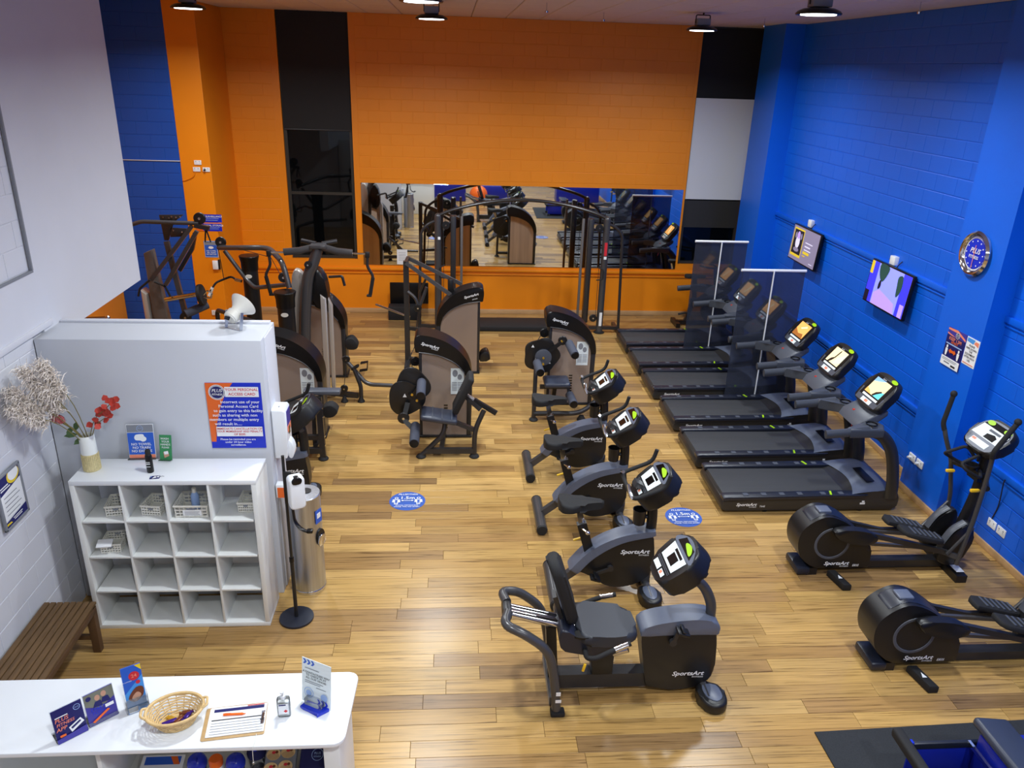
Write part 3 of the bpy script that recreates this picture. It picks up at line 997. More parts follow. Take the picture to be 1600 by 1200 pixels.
bk.location = (1.42, 6.12, 0)
bk['label'] = 'black upright exercise bike nearest the camera, beside the recumbent bike'
bk['group'] = 'upright bikes in the middle row'
dup(bk, (1.42, 7.37, 0), 'black upright exercise bike in the middle of the row of three')
dup(bk, (1.40, 8.50, 0), 'black upright exercise bike farthest back, in front of a bronze leg machine')
b4 = dup(bk, (-2.02, 7.72, 0), 'black exercise bike mostly hidden behind the white partition', 0)
b4['group'] = 'bikes behind the partition'

# ---------------------------------------------------------------- recumbent bike
def make_recumbent():
    T = thing('recumbent_bike', 'black recumbent exercise bike with padded seat and chrome rail', 'exercise bike', (1.40, 4.85, 0))
    sh = sm([(.06, .62), (.06, .52), (.10, .28), (.14, .07)], 4) + sm([(.30, .035), (.52, .06), (.66, .16), (.665, .42), (.64, .62)], 4)
    B().prism(sh, -.09, .09, 'xz', .025, 3).obj('body_shell', 'black_plastic', T)
    tc = sm([(.05, .57), (.055, .64), (.20, .695), (.45, .725), (.62, .70), (.672, .63), (.645, .57)], 4) + [(.30, .585), (.12, .565)]
    B().prism(tc, -.10, .10, 'xz', .03, 3).obj('top_cover', 'grey_plastic', T)
    brand(T, (.46, -.0925, .20), .056)
    B().bar([(-.62, 0, .115), (.20, 0, .115)], .11, .13).obj('main_beam', 'dark_metal', T)
    for s, top in ((-1, .80), (1, .80)):
        B().tube([(-.98, s * .06, .80), (-1.02, s * .20, .80), (-.88, s * .25, .76), (-.68, s * .25, .60), (-.62, s * .25, .30), (-.60, s * .27, .05)], .036, 12, .12).obj('frame_loop', 'charcoal_metal', T)
        B().box((-.59, s * .275, .022), (.11, .075, .044), .012).obj('foot', 'black_rubber', T)
    B().bar([(-.62, -.25, .11), (-.62, .25, .11)], .07, .07).obj('cross_bar', 'charcoal_metal', T)
    B().box((-.595, -.298, .22), (.035, .002, .035)).box((-.592, -.298, .15), (.045, .002, .028)).obj('sticker', 'white', T, smooth=0)
    B().box((-.985, 0, .775), (.075, .19, .10), .03).obj('rail_end', 'black_plastic', T)
    b = B()
    for s in (-1, 1):
        b.rod((-.98, s * .035, .775), (-.46, s * .035, .63), .034, 14)
    b.obj('seat_rail', 'chrome', T)
    B().bar([(-.60, 0, .10), (-.64, 0, .62)], .07, .08).obj('rail_post', 'black_plastic', T)
    B().prism([(-.30, .17), (-.13, .17), (-.13, .56), (-.18, .60), (-.34, .58)], -.06, .06, 'xz', .02, 2).obj('seat_pedestal', 'black_plastic', T)
    # seat carriage, cushion, backrest
    B().prism(sm([(-.58, .56), (-.52, .52), (-.3, .48), (-.16, .49), (-.15, .54), (-.40, .62), (-.55, .72), (-.60, .68)], 4, True), -.19, .19, 'xz', .03, 3).obj('seat_carriage', 'dark_navy', T)
    so = sm([(-.44, -.18), (-.30, -.21), (-.13, -.20), (-.02, -.16), (.02, -.08), (.01, .08), (-.02, .16), (-.13, .20), (-.30, .21), (-.44, .18)], 3, True)
    sb = B().prism(so, .57, .665, 'xy', .04, 4)
    for v_ in sb.bm.verts:
        v_.co.z += -.02 * math.cos(v_.co.y * 8) + .10 * max(0, -.2 - v_.co.x)
    sb.obj('seat_cushion', 'dark_vinyl', T)
    bb = B().prism(rrect(.27, .60, .11, 5), -.045, .045, 'xy', .035, 4)
    for v_ in bb.bm.verts:
        v_.co.z += .03 * math.cos(v_.co.y * 5)
    M = Matrix(((0, -.31, .951), (1, 0, 0), (0, .951, .31)))
    o = bb.obj('backrest', 'black_rubber', T); o.location = (-.575, 0, .965); o.rotation_euler = M.to_euler()
    B().bar([(-.46, 0, .55), (-.56, 0, .70), (-.63, 0, .92)], .10, .03, .06).obj('back_bracket', 'dark_metal', T)
    for s in (-1, 1):
        B().tube([(-.40, s * .14, .54), (-.40, s * .29, .55), (-.34, s * .32, .57), (-.20, s * .31, .64), (-.08, s * .29, .68)], .02, 10, .06).obj('side_handle', 'black_rubber', T)
        B().rod((-.20, s * .31, .64), (-.10, s * .293, .672), .0225, 10).obj('pulse_grip', 'chrome', T)
        B().prism(sm([(-.50, s * .15), (-.44, s * .12), (-.36, s * .16), (-.38, s * .21), (-.47, s * .2)], 4, True)[::s], .655, .67, 'xy').obj('cup_tray', 'black_gloss', T)
    B().box((-.40, -.22, .40), (.02, .015, .07), .004, ry=.2).obj('lever', 'yellow_plastic', T)
    B().rod((-.17, -.14, .47), (-.06, -.16, .52), .03, 12).obj('adjust_knob', 'chrome', T)
    # console mast
    B().tube(sm([(.61, 0, .66), (.60, 0, .80), (.53, 0, .95), (.42, 0, 1.05), (.28, 0, 1.11)], 5), .03, 12, ry=.042, taper=.9).obj('console_mast', 'charcoal_metal', T)
    bike_console(T, (.25, 0, 1.22), R(47), k=1.06)
    pedal(T, .30, -.10, .53, R(75), -1)
    pedal(T, .30, .10, .53, R(255), 1)
    B().rod((.60, -.24, .07), (.60, .24, .07), .04, 12).obj('stabilizer', 'charcoal_metal', T)
    for s in (-1, 1):
        o = sm([(.54, s * .10), (.53, s * .22), (.57, s * .31), (.64, s * .34), (.72, s * .31), (.75, s * .22), (.72, s * .10), (.63, s * .07)], 3, True)
        f = B().prism(o[::s], .0, .10, 'xy', .025, 3).obj('foot', 'black_plastic', T)
        B().prism(sm([(.58, s * .12), (.58, s * .24), (.65, s * .29), (.71, s * .24), (.69, s * .12)], 3, True)[::s], .09, .108, 'xy', .006, 2).obj('foot_cover', 'grey_plastic', f)
    return T
make_recumbent()

# ---------------------------------------------------------------- ellipticals
def make_elliptical():
    T = thing('elliptical_trainer', 'x', 'elliptical')
    ho = [(-.33 + (p[0] + .33) * .92, .08 + (p[1] - .08) * .82) for p in sm([(-.54, .13), (-.66, .26), (-.71, .45), (-.68, .62), (-.56, .75), (-.42, .80), (-.24, .73), (-.05, .58)], 5) + sm([(.02, .48), (.11, .38), (.13, .20), (.13, .08)], 3) + [(-.46, .07)]]
    B().prism(ho, -.14, .14, 'xz', .045, 4).obj('flywheel_housing', 'black_plastic', T)
    B().prism([(-.33 + (p[0] + .33) * .92, .08 + (p[1] - .08) * .82) for p in sm([(-.60, .72), (-.44, .812), (-.26, .745), (-.10, .62), (-.14, .60), (-.30, .70), (-.44, .755), (-.56, .68)], 4, True)], -.10, .10, 'xz', .02, 2).obj('housing_ridge', 'dark_navy', T)
    B().box((-.42, 0, .675), (.13, .12, .03), .012).obj('ridge_cap', 'grey_plastic', T)
    for s in (-1, 1):
        b = B()
        for i in range(36):
            a0, a1 = 2 * PI * i / 36, 2 * PI * (i + 1) / 36
            c = lambda r, a, d: (-.335 + .82 * r * math.cos(a), s * (.142 + d), .37 + .82 * r * math.sin(a))
            b.quad(c(.215, a0, .004), c(.215, a1, .004), c(.19, a1, .004), c(.19, a0, .004))
            b.quad(c(.215, a0, .004), c(.215, a1, .004), c(.22, a1, 0), c(.22, a0, 0))
            b.quad(c(.19, a0, .004), c(.19, a1, .004), c(.185, a1, 0), c(.185, a0, 0))
        b.obj('crank_ring', 'mid_grey', T)
    brand(T, (-.25, -.1425, .14), .056, model='E835')
    B().bar([(-.50, 0, .06), (1.10, 0, .06)], .10, .08).obj('base_beam', 'dark_metal', T)
    for xx, wd in ((-.48, .26), (.98, .60)):
        B().bar([(xx, -wd / 2, .04), (xx, wd / 2, .04)], .08, .11, ref=(0, 0, 1)).obj('stabilizer', 'black_plastic', T)
    B().prism([(-.33, -.15), (-.25, -.15), (-.20, -.40), (-.28, -.40)], .0, .075, 'xy', .014, 2).obj('step', 'black_rubber', T)
    b = B().quad((-.285, -.30, .0765), (-.245, -.30, .0765), (-.265, -.24, .0765))
    b.obj('warning_label', 'white', T, smooth=0)
    B().box((-.57, 0, .05), (.14, .30, .08), .025).obj('foot', 'dark_navy', T)
    # mast and console
    B().tube(sm([(1.0, 0, .08), (1.06, 0, .45), (1.12, 0, .85), (1.12, 0, 1.20), (1.09, 0, 1.36)], 5), .06, 12, ry=.075, taper=.75).obj('mast', 'black_plastic', T)
    B().bar([(1.10, 0, 1.06), (1.02, 0, 1.06)], .16, .10).obj('mast_collar', 'black_plastic', T)
    con = face_matrix(T, 'console', 'black_plastic', sm([(-.17, -.15), (.17, -.15), (.235, .0), (.22, .13), (.12, .20), (-.12, .20), (-.22, .13), (-.235, 0)], 4, True), .10, (1.06, 0, 1.46), R(50), 0, .03)
    layers(con, [('poly', 'ink_grey', sm([(-.15, -.135), (.15, -.135), (.21, .0), (.20, .12), (.11, .18), (-.11, .18), (-.20, .12), (-.21, 0)], 4, True)),
                 ('poly', 'lcd_black', [(-.20, .0), (.20, 0), (.195, .10), (.14, .165), (-.14, .165), (-.195, .10)]),
                 ('poly', 'console_white', [(-.20, -.03), (.20, -.03), (.185, .105), (-.185, .105)]),
                 ('poly', 'lcd_black', [(-.04, -.02), (.10, -.02), (.10, .03), (.05, .05), (-.04, .03)]), ('rect', 'mid_grey', -.06, .06, .10, .085),
                 ('rect', 'console_white', -.12, -.12, .12, -.06), ('rect', 'ink_salmon', -.115, -.09, -.06, -.065),
                 ('poly', 'lime', ell(.12, .14, .05, .026)), ('poly', 'lime', ell(-.12, .14, .05, .026))])
    B().lathe([(.07, 0), (.075, .02), (.06, .022), (.05, -.03), (0, -.03)], (.98, 0, 1.15), 14, cap=False).obj('accessory_tray', 'black_plastic', T)
    for s in (-1, 1):
        ph = s                                     # opposite phase left and right
        fx = .05 * ph
        # swing arm: lower link, pivot, upper handle
        a = B().tube([(1.0 + fx * 2, s * .27, .20), (1.0 + fx, s * .27, .70), (.96, s * .27, 1.08), (.90 - fx, s * .28, 1.32), (.88 - fx, s * .30, 1.40)], .022, 10, .06).obj('swing_arm', 'charcoal_metal', T)
        B().tube([(.88 - fx, s * .30, 1.39), (.86 - fx, s * .32, 1.46), (.95 - fx * 2, s * .33, 1.76)], .024, 10, .05).obj('arm_grip', 'black_rubber', a)
        B().ball((.95 - fx * 2, s * .33, 1.77), .034, 10).obj('grip_cap', 'black_rubber', a)
        B().rod((1.10, s * .06, 1.06), (.97, s * .29, 1.06), .03, 10).obj('arm_pivot', 'black_plastic', T)
        B().box((.93, s * .20, .99), (.09, .03, .03), .008).obj('pivot_latch', 'yellow_plastic', T)
        # static loop handle
        B().tube([(1.05, s * .04, 1.12), (.98, s * .17, 1.10), (.80, s * .17, 1.20), (.78, s * .12, 1.24), (.96, s * .10, 1.32), (1.02, s * .02, 1.22)], .016, 8, .05).obj('fixed_handle', 'black_rubber', T)
        # crank cover, rail and footplate
        zc = .46 + .06 * ph * -1
        B().prism(sm([(-.36, zc + .06), (-.10, zc + .05), (.06, zc - .02), (.02, zc - .10), (-.20, zc - .09), (-.36, zc - .02)], 3, True), s * .16, s * .245, 'xz', .02, 2).obj('crank_cover', 'black_plastic', T)
        r1 = B().bar([(.0, s * .20, zc - .01), (.35, s * .20, zc - .10), (.80, s * .20, .30)], .04, .05, .05).obj('pedal_rail', 'dark_metal', T)
        B().bar([(.0, s * .12, .36), (.85, s * .12, .28)], .03, .03).obj('track_rod', 'charcoal_metal', T)
        px_ = .56 + .03 * ph
        fp = B().prism(sm([(px_ - .24, s * .13), (px_ - .16, s * .11), (px_ + .18, s * .12), (px_ + .20, s * .22), (px_ + .14, s * .29), (px_ - .20, s * .28)], 3, True)[::s], -.02, .03, 'xy', .015, 2, m=Matrix.Translation((0, 0, zc - .05 + .30 * px_ - .02)) @ Matrix.Shear('YZ', 4, (0, 0)) if False else Matrix.Translation((px_, 0, zc - .03)) @ Matrix.Rotation(R(14), 4, 'Y') @ Matrix.Translation((-px_, 0, 0)))
        fp_o = fp.obj('footplate', 'black_rubber', T)
        g = B()
        for k in range(6):
            g.box((px_ - .12 + .055 * k, s * .20, zc - .03 + .036 - (-.12 + .055 * k) * math.tan(R(14))), (.02, .13, .01), .003, ry=R(14))
        g.obj('tread_ribs', 'mid_grey', fp_o)
        B().bar([(.80, s * .20, .30), (1.0 + fx * 2, s * .26, .28)], .04, .05).rod((.80, s * .24, .30), (1.02 + fx, s * .27, .62), .016, 8).obj('link_rod', 'charcoal_metal', T)
        B().prism(sm([(.76, .20), (.82, .42), (.93, .56), (1.03, .60), (1.08, .45), (1.04, .22), (.9, .12)], 3, True), s * .09, s * .18, 'xz', .02, 2).obj('wheel_cover', 'black_plastic', T)
        B().tube(sm([(.79, s * .14, .38), (.86, s * .14, .52), (.97, s * .14, .605)], 4), .042, 8, ry=.010).obj('cover_rim', 'tray_grey', T)
    B().box((.98, -.20, .102), (.08, .12, .003)).obj('warning_label', 'white', T, smooth=0)
    return T
e1 = make_elliptical()
e1.location = (4.05, 6.42, 0)
e1['label'] = 'black elliptical trainer against the blue wall, with its console in view'
e1['group'] = 'elliptical trainers'
dup(e1, (4.13, 5.08, 0), 'black elliptical trainer nearer the camera, cut off by the right edge')
# ================================================================ strength machines
def tower(T, k=1, at=(0, 0, 0), brand_on=True, placard=True, w=.66):
    """weight-stack tower: dark curved cap, smoked bronze panels; k=1 high end on the left, -1 on the right"""
    ox, oy, oz = at
    S = lambda pts: [(ox + k * p[0], oz + p[1]) for p in pts]
    up = sm([(-.385, 1.20), (-.40, 1.34), (-.37, 1.415), (-.27, 1.43), (-.06, 1.375), (.12, 1.27), (.25, 1.13), (.325, .97), (.345, .80)], 5)
    dn = sm([(.275, .80), (.24, .92), (.13, 1.05), (-.06, 1.15), (-.25, 1.195), (-.385, 1.20)], 5)[:-1]
    B().prism(S(up + dn), oy - .17, oy + .17, 'xz', .03, 3).obj('cap', 'black_gloss', T)
    rail = sm([(-.34, 1.205), (-.10, 1.165), (.12, 1.06), (.24, .93)], 4)
    B().tube([(ox + k * p[0], oy - .172, oz + p[1]) for p in rail], .006, 6).obj('cap_trim', 'charcoal_metal', T)
    B().prism(S([(.275, .02), (.335, .02), (.345, .82), (.275, .82)]), oy - .155, oy + .155, 'xz', .02, 2).obj('side_column', 'dark_metal', T)
    B().prism(S([(-.345, .02), (-.305, .02), (-.305, 1.21), (-.345, 1.21)]), oy - .14, oy + .14, 'xz', .012, 2).obj('side_column', 'dark_metal', T)
    pn = [(-.305, .03), (.275, .03), (.275, .81), (.24, .93), (.13, 1.06), (-.06, 1.16), (-.305, 1.205)]
    for yy in (-.135, .135):
        B().prism(S(pn), oy + yy - .004, oy + yy + .004, 'xz').obj('panel', 'smoked_panel' if yy < 0 else 'bronze_panel', T, smooth=0)
    st = B()
    for i in range(14):
        st.box((ox, oy, oz + .10 + i * .034), (.26, .13, .029))
    st.obj('weight_stack', 'dark_metal', T, smooth=0)
    g = B()
    for s in (-1, 1):
        g.rod((ox + s * .09, oy, oz + .05), (ox + s * .09, oy, oz + 1.15), .011, 8)
    g.rod((ox, oy, oz + .58), (ox, oy, oz + 1.15), .005, 6)
    g.obj('guide_rods', 'chrome', T)
    B().box((ox, oy, oz + .015), (.70, .34, .03), .008).obj('base_plate', 'black_plastic', T)
    if placard:
        p = B().box((0, 0, 0), (.17, .36, .002)).obj('placard', 'console_white', T, (ox + k * .15, oy - .142, oz + .80), ROT_S, smooth=0)
        layers(p, [('poly', 'ink_grey', ell(-.03, .11, .035, .05, 12)), ('poly', 'ink_grey', ell(.03, .06, .03, .04, 12)),
                   ('rects', 'ink_grey', [(-.07, -.02 - .022 * i, -.005, -.012 - .022 * i) for i in range(6)] + [(.005, -.02 - .022 * i, .07, -.012 - .022 * i) for i in range(6)])])
    sl = B()
    for i in range(9):
        sl.box((ox, oy - .141, oz + .14 + .04 * i), (.05, .003, .018))
    sl.obj('pin_slots', 'lcd_black', T, smooth=0)
    if brand_on:
        text(T, 'SportsArt', 'white', (ox + k * -.20, oy - .1725, oz + 1.295), .052, (R(90), R(16 * k), 0), shear=.25, bold=.03, squeeze=1.1)
        text(T, 'FITNESS', 'white', (ox + k * -.20 + .06, oy - .1725, oz + 1.245 - .0 * k), .02, (R(90), R(16 * k), 0), squeeze=1.2)

def foam(b, p0, p1, r=.058):
    return b.rod(p0, p1, r, 16, bev=.012)

def wheel(T, c, r, name='pulley', axis='Y'):
    o = B().lathe([(r * .35, -.022), (r * .95, -.02), (r, -.012), (r * .86, 0), (r, .012), (r * .95, .02), (r * .35, .022)], c, 20, m=Matrix.Rotation(R(90), 4, 'X')).obj(name, 'black_plastic', T)
    B().lathe([(r * .22, -.028), (r * .22, .028)], c, 10, m=Matrix.Rotation(R(90), 4, 'X')).obj('hub', 'chrome', o)
    return o

def lobed(cx, cz, r, n, amp, ph=0):
    return [(cx + r * (1 + amp * math.cos(n * a + ph)) * math.cos(a), cz + r * (1 + amp * math.cos(n * a + ph)) * math.sin(a)) for a in [2 * PI * i / 48 for i in range(48)]]

# ---- leg curl machine in the middle
T = thing('leg_curl_machine', 'bronze leg machine with slanting backrest, in the middle of the floor', 'weight machine', (-.09, 9.58, 0), 0, 'bronze panelled weight machines')
tower(T)
B().prism(lobed(-.42, .83, .22, 3, .10, 1), -.36, -.33, 'xz', .006).obj('cam_plate', 'black_plastic', T)
B().prism(lobed(-.50, .66, .23, 3, .08, 0), -.39, -.365, 'xz', .006).obj('cam_plate', 'black_plastic', T)
B().quad((-.54, -.392, .68), (-.49, -.392, .68), (-.515, -.392, .73)).obj('warning_label', 'white', T, smooth=0)
B().rod((-.42, -.42, .70), (-.42, -.18, .70), .05, 14).bar([(-.42, -.42, .70), (-.30, -.46, .88)], .04, .06).obj('lever_arm', 'black_plastic', T)
B().rod((-.42, -.46, .74), (-.42, -.44, .74), .016, 10).rod((-.36, -.46, .66), (-.36, -.44, .66), .016, 10).obj('bolts', 'foil_gold', T)
r = foam(B(), (-.30, -.40, .90), (-.30, -.72, .84)).obj('roller_pad', 'foam_grip', T)
B().lathe([(.05, 0), (.052, .01), (.02, .012)], (-.30, -.722, .84), 14, m=Matrix.Rotation(R(90), 4, 'X')).obj('end_cap', 'black_gloss', r)
B().bar([(-.48, -.42, .62), (-.53, -.50, .42), (-.40, -.55, .30)], .05, .06, .06).obj('lever_arm', 'black_plastic', T)
wheel(T, (-.53, -.50, .44), .075, 'pivot_hub')
r = foam(B(), (-.38, -.50, .34), (-.38, -.90, .28), .062).obj('roller_pad', 'foam_grip', T)
B().lathe([(.054, 0), (.056, .01), (.02, .012)], (-.38, -.902, .28), 14, m=Matrix.Rotation(R(90), 4, 'X')).obj('end_cap', 'black_gloss', r)
B().box((-.08, -.60, .52), (.46, .34, .075), .03, 3, ry=R(9)).obj('seat', 'pad_vinyl', T)
q = B()
for i in range(3):
    q.box((-.16 + .12 * i, -.60, .560 - (-.08 + .12 * i) * .158), (.008, .33, .004))
q.obj('seat_seams', 'mid_grey', T, smooth=0)
B().box((.22, -.52, .80), (.08, .32, .52), .03, 3, ry=R(24)).obj('backrest', 'black_rubber', T)
B().tube([(-.305, -.72, .02), (-.20, -.70, .12), (-.02, -.68, .30), (.0, -.62, .47)], .032, 10, .1).obj('leg', 'dark_metal', T)
B().tube([(.366, -.71, .02), (.366, -.70, .36), (.48, -.66, .62)], .032, 10, .12).obj('leg', 'dark_metal', T)
B().bar([(-.24, -.71, .085), (.366, -.71, .085)], .05, .07).bar([(-.05, -.71, .085), (-.02, -.05, .06)], .05, .06).obj('floor_bar', 'dark_metal', T)
B().bar([(.05, -.60, .46), (.366, -.68, .36)], .05, .05).bar([(.26, -.52, .74), (.44, -.60, .60)], .04, .05).obj('seat_frame', 'dark_metal', T)
B().rod((.18, -.45, .80), (.36, -.52, .70), .026, 12).obj('slide_tube', 'chrome', T)
B().bar([(.36, -.52, .70), (.64, -.62, .56)], .05, .055).obj('side_handle', 'black_plastic', T)
for xx in (-.305, .366):
    B().lathe([(.06, 0), (.064, .012), (.05, .032), (.03, .04)], (xx, -.72, 0), 14).obj('foot', 'black_rubber', T)
B().tube([(-.44, .05, 1.02), (-.44, .0, .62)], .006, 6).obj('cable', 'ink_black', T)
wheel(T, (-.40, .0, 1.02), .06)

# ---- leg extension machine on the right
T = thing('leg_extension_machine', 'bronze leg machine with square seat and foam rollers, behind the bikes', 'weight machine', (1.715, 10.67, 0), 0, 'bronze panelled weight machines')
tower(T)
B().prism(lobed(-.47, .86, .25, 5, .07, 0), -.40, -.375, 'xz', .006).obj('cam_plate', 'black_plastic', T)
B().prism(ell(-.45, .84, .12, n=28), -.44, -.40, 'xz', .01).obj('cam_disc', 'mid_grey', T)
for px, pz in ((-.60, .98), (-.36, .74)):
    B().quad((px - .022, -.402, pz), (px + .022, -.402, pz), (px, -.402, pz + .04)).obj('warning_label', 'white', T, smooth=0)
B().bar([(-.43, -.42, .88), (-.20, -.40, 1.06)], .03, .05).obj('lever_arm', 'black_plastic', T)
wheel(T, (-.18, -.36, 1.07), .065, 'pivot_hub')
B().rod((-.45, -.46, .84), (-.45, -.44, .84), .016, 10).rod((-.45, -.46, .75), (-.45, -.44, .75), .016, 10).rod((-.20, -.41, 1.07), (-.20, -.38, 1.07), .014, 10).obj('bolts', 'foil_gold', T)
for p0, p1 in (((-.09, -.34, 1.03), (-.04, -.66, .96)), ((-.54, -.45, .78), (-.52, -.76, .74)), ((-.08, -.62, .36), (-.05, -.88, .32))):
    r = foam(B(), p0, p1, .06).obj('roller_pad', 'foam_grip', T)
    B().lathe([(.052, 0), (.054, .01), (.02, .012)], p1, 14, m=Matrix.Rotation(R(90), 4, 'X')).obj('end_cap', 'black_gloss', r)
B().box((-.27, -.60, .545), (.36, .34, .075), .03, 3).obj('seat', 'pad_vinyl', T)
B().bar([(-.27, -.50, .50), (-.27, -.30, .10)], .06, .06).bar([(-.50, -.60, .47), (-.08, -.60, .47)], .05, .05).bar([(-.10, -.60, .47), (-.08, -.64, .30)], .03, .04).obj('seat_frame', 'dark_metal', T)
B().tube([(-.58, -.70, .02), (-.57, -.62, .70), (-.55, -.45, .82)], .03, 10, .1).obj('leg', 'dark_metal', T)
B().tube([(-.58, -.69, .10), (.10, -.69, .10), (.36, -.55, .28), (.40, -.40, .42)], .035, 10, .2).obj('floor_bar', 'dark_metal', T)
B().lathe([(.06, 0), (.064, .012), (.05, .032), (.03, .04)], (-.58, -.70, 0), 14).obj('foot', 'black_rubber', T)
B().lathe([(.06, 0), (.064, .012), (.05, .032), (.03, .07)], (.10, -.69, 0), 14).obj('foot', 'black_rubber', T)
wheel(T, (-.40, .0, 1.06), .065)
B().tube([(-.44, .0, 1.04), (-.60, -.1, .80)], .006, 6).obj('cable', 'ink_black', T)

# ---- high row station behind the middle
T = thing('high_row_machine', 'bronze machine with long sloping press arms, cap high end to the right', 'weight machine', (.08, 11.92, 0), 0, 'bronze panelled weight machines')
tower(T, -1, placard=False)
B().bar([(-.82, .28, 0), (-.82, .28, 1.72)], .075, .085).obj('post', 'dark_metal', T)
B().bar([(-.82, .25, 1.70), (-.05, -.02, 1.22)], .05, .055).obj('press_arm', 'charcoal_metal', T)
B().bar([(-.80, .50, 1.72), (.06, .28, 1.36)], .05, .055).obj('press_arm', 'charcoal_metal', T)
B().bar([(-.82, .24, 1.70), (-.80, .52, 1.72)], .05, .05).obj('arm_bridge', 'dark_metal', T)
B().bar([(-.50, .16, 1.49), (-.62, .25, 1.20)], .03, .035).obj('arm_link', 'dark_metal', T)
B().tube([(-.80, .24, 1.24), (-.68, .22, 1.15), (-.62, .22, .98), (-.56, .22, 1.14), (-.50, .22, 1.32)], .026, 8, .06).obj('link_yoke', 'charcoal_metal', T)
wheel(T, (-.64, .20, .98), .06)
wheel(T, (-.62, .20, .30), .075)
B().box((-.12, .12, 1.38), (.09, .12, .24), .03).obj('arm_stop', 'black_plastic', T)
B().bar([(-.82, .28, .62), (-.32, .10, .62)], .05, .055).bar([(-.82, .28, .10), (-.30, .0, .06)], .06, .06).bar([(-.82, -.10, .04), (-.82, .60, .04)], .07, .08).obj('cross_bar', 'dark_metal', T)
B().rod((-1.34, .55, .93), (-.78, .36, .78), .017, 10).obj('pull_bar', 'chrome', T)
B().tube([(-.64, .20, .92), (-.70, .10, .35), (-.86, -.2, .05)], .006, 6).obj('cable', 'ink_black', T)
B().box((-.56, .40, .34), (.30, .36, .09), .03).obj('seat', 'black_rubber', T)
B().bar([(-.60, .35, .04), (-.58, .38, .31)], .06, .06).obj('seat_post', 'dark_metal', T)
B().prism(sm([(.36, .30), (.46, .36), (.52, .26), (.50, .20), (.36, .18)], 3, True), -.1, .12, 'xz', .02).obj('foot_pad', 'black_plastic', T)

# ---- abdominal / seated machine beside the partition
T = thing('seated_press_machine', 'bronze machine half hidden by the white partition, grey arm pad sticking out', 'weight machine', (-2.0, 9.56, 0), 0, 'bronze panelled weight machines')
tower(T)
B().bar([(.40, -.75, .02), (.385, -.74, .84)], .06, .07).bar([(.27, -.55, .05), (.29, -.55, .80)], .045, .05).obj('leg', 'dark_metal', T)
B().box((.42, -.66, .88), (.44, .14, .05), .012, 2).obj('arm_pad', 'mid_grey', T)
B().bar([(-.02, -.74, .30), (.40, -.74, .30)], .05, .06).bar([(-.04, -.76, .13), (.40, -.76, .13)], .06, .07).bar([(.30, -.74, .13), (.30, -.15, .06)], .06, .06).obj('cross_bar', 'dark_metal', T)
B().lathe([(.06, 0), (.064, .012), (.05, .032), (.03, .04)], (.40, -.75, 0), 14).obj('foot', 'black_rubber', T)
for zz in (.70, .58, .32, .20):
    B().rod((.425, -.76, zz), (.437, -.765, zz), .014, 8).obj('bolt', 'chrome', T)
B().prism(sm([(.40, .62), (.50, .66), (.58, .58), (.52, .50), (.42, .50)], 3, True), -.60, -.42, 'xz', .02).obj('foot_pad', 'black_rubber', T)
B().box((.10, -.55, .62), (.30, .30, .08), .03, 3).obj('seat', 'black_rubber', T)

# ---- pec fly / rear delt machine, seen end on
T = thing('chest_fly_machine', 'tall chest fly machine with winged arms in front of the left window', 'weight machine', (-1.99, 11.73, 0), 0, 'bronze panelled weight machines')
tower(T, 1, brand_on=False, placard=False)
B().tube(sm([(-.13, -1.03, .03), (-.11, -1.03, .80), (-.06, -1.03, 1.45), (.0, -1.03, 1.84), (.08, -1.02, 2.02), (.15, -1.0, 2.22)], 5), .075, 14, ry=.085, taper=.85).obj('main_column', 'charcoal_metal', T)
B().box((.16, -1.0, 2.26), (.22, .20, .06), .02).obj('head_plate', 'charcoal_metal', T)
for s in (-1, 1):
    B().tube([(.16 + s * .02, -1.0, 2.25), (.16 + s * .25, -1.05, 2.20), (.16 + s * .46, -1.05, 2.18)], .034, 10, ry=.05).obj('wing', 'charcoal_metal', T)
    B().tube([(.16 + s * .04, -.95, 2.28), (.16 + s * .24, -.90, 2.31)], .03, 10).obj('wing_cap', 'dark_metal', T)
    B().rod((.16 + s * .44, -1.05, 2.175), (.16 + s * .66, -1.05, 2.17), .014, 8).obj('pivot_shaft', 'chrome', T)
    B().box((.16 + s * .66, -1.05, 2.16), (.06, .06, .08), .01).obj('pivot_block', 'black_plastic', T)
    B().tube([(.16 + s * .66, -1.05, 2.13), (.16 + s * .65, -1.05, 2.0), (.16 + s * .73, -1.05, 1.86), (.16 + s * .68, -1.05, 1.62)], .02, 10, .05).obj('fly_arm', 'dark_metal', T)
    B().rod((.16 + s * .725, -1.05, 1.84), (.16 + s * .68, -1.05, 1.60), .026, 10).box((.16 + s * .665, -1.05, 1.585), (.07, .06, .03), .008).obj('arm_grip', 'black_rubber', T)
B().prism(sm([(-.25, .02), (-.25, 1.55), (-.22, 1.86), (-.16, 1.92), (-.08, 1.84), (-.06, 1.55)], 4) + [(-.08, .02)], -.98, -.86, 'xz', .02, 3).obj('column_shell', 'silver_panel', T)
B().prism([(.12, .03), (.20, .03), (.22, 1.52), (.14, 1.58)], -1.02, -.92, 'xz', .02, 3).prism([(.215, .03), (.27, .03), (.29, 1.40), (.235, 1.52)], -.96, -.86, 'xz', .02, 3).obj('column_shell', 'silver_panel', T)
B().prism(sm([(.04, 1.42), (.03, 1.75), (.10, 1.92), (.20, 1.80), (.24, 1.50), (.16, 1.36)], 4, True), -.99, -.72, 'xz', .03, 3).obj('cable_guard', 'black_gloss', T)
B().tube([(-.20, -.90, 1.80), (-.05, -.95, 1.80)], .012, 8).tube([(-.20, -.90, 1.33), (-.05, -.95, 1.33)], .012, 8).obj('tie_rod', 'dark_metal', T)
B().tube([(.20, -.5, 1.70), (.40, -.6, 1.74), (.43, -.6, 1.60)], .02, 8, .03).obj('adjust_handle', 'dark_metal', T)
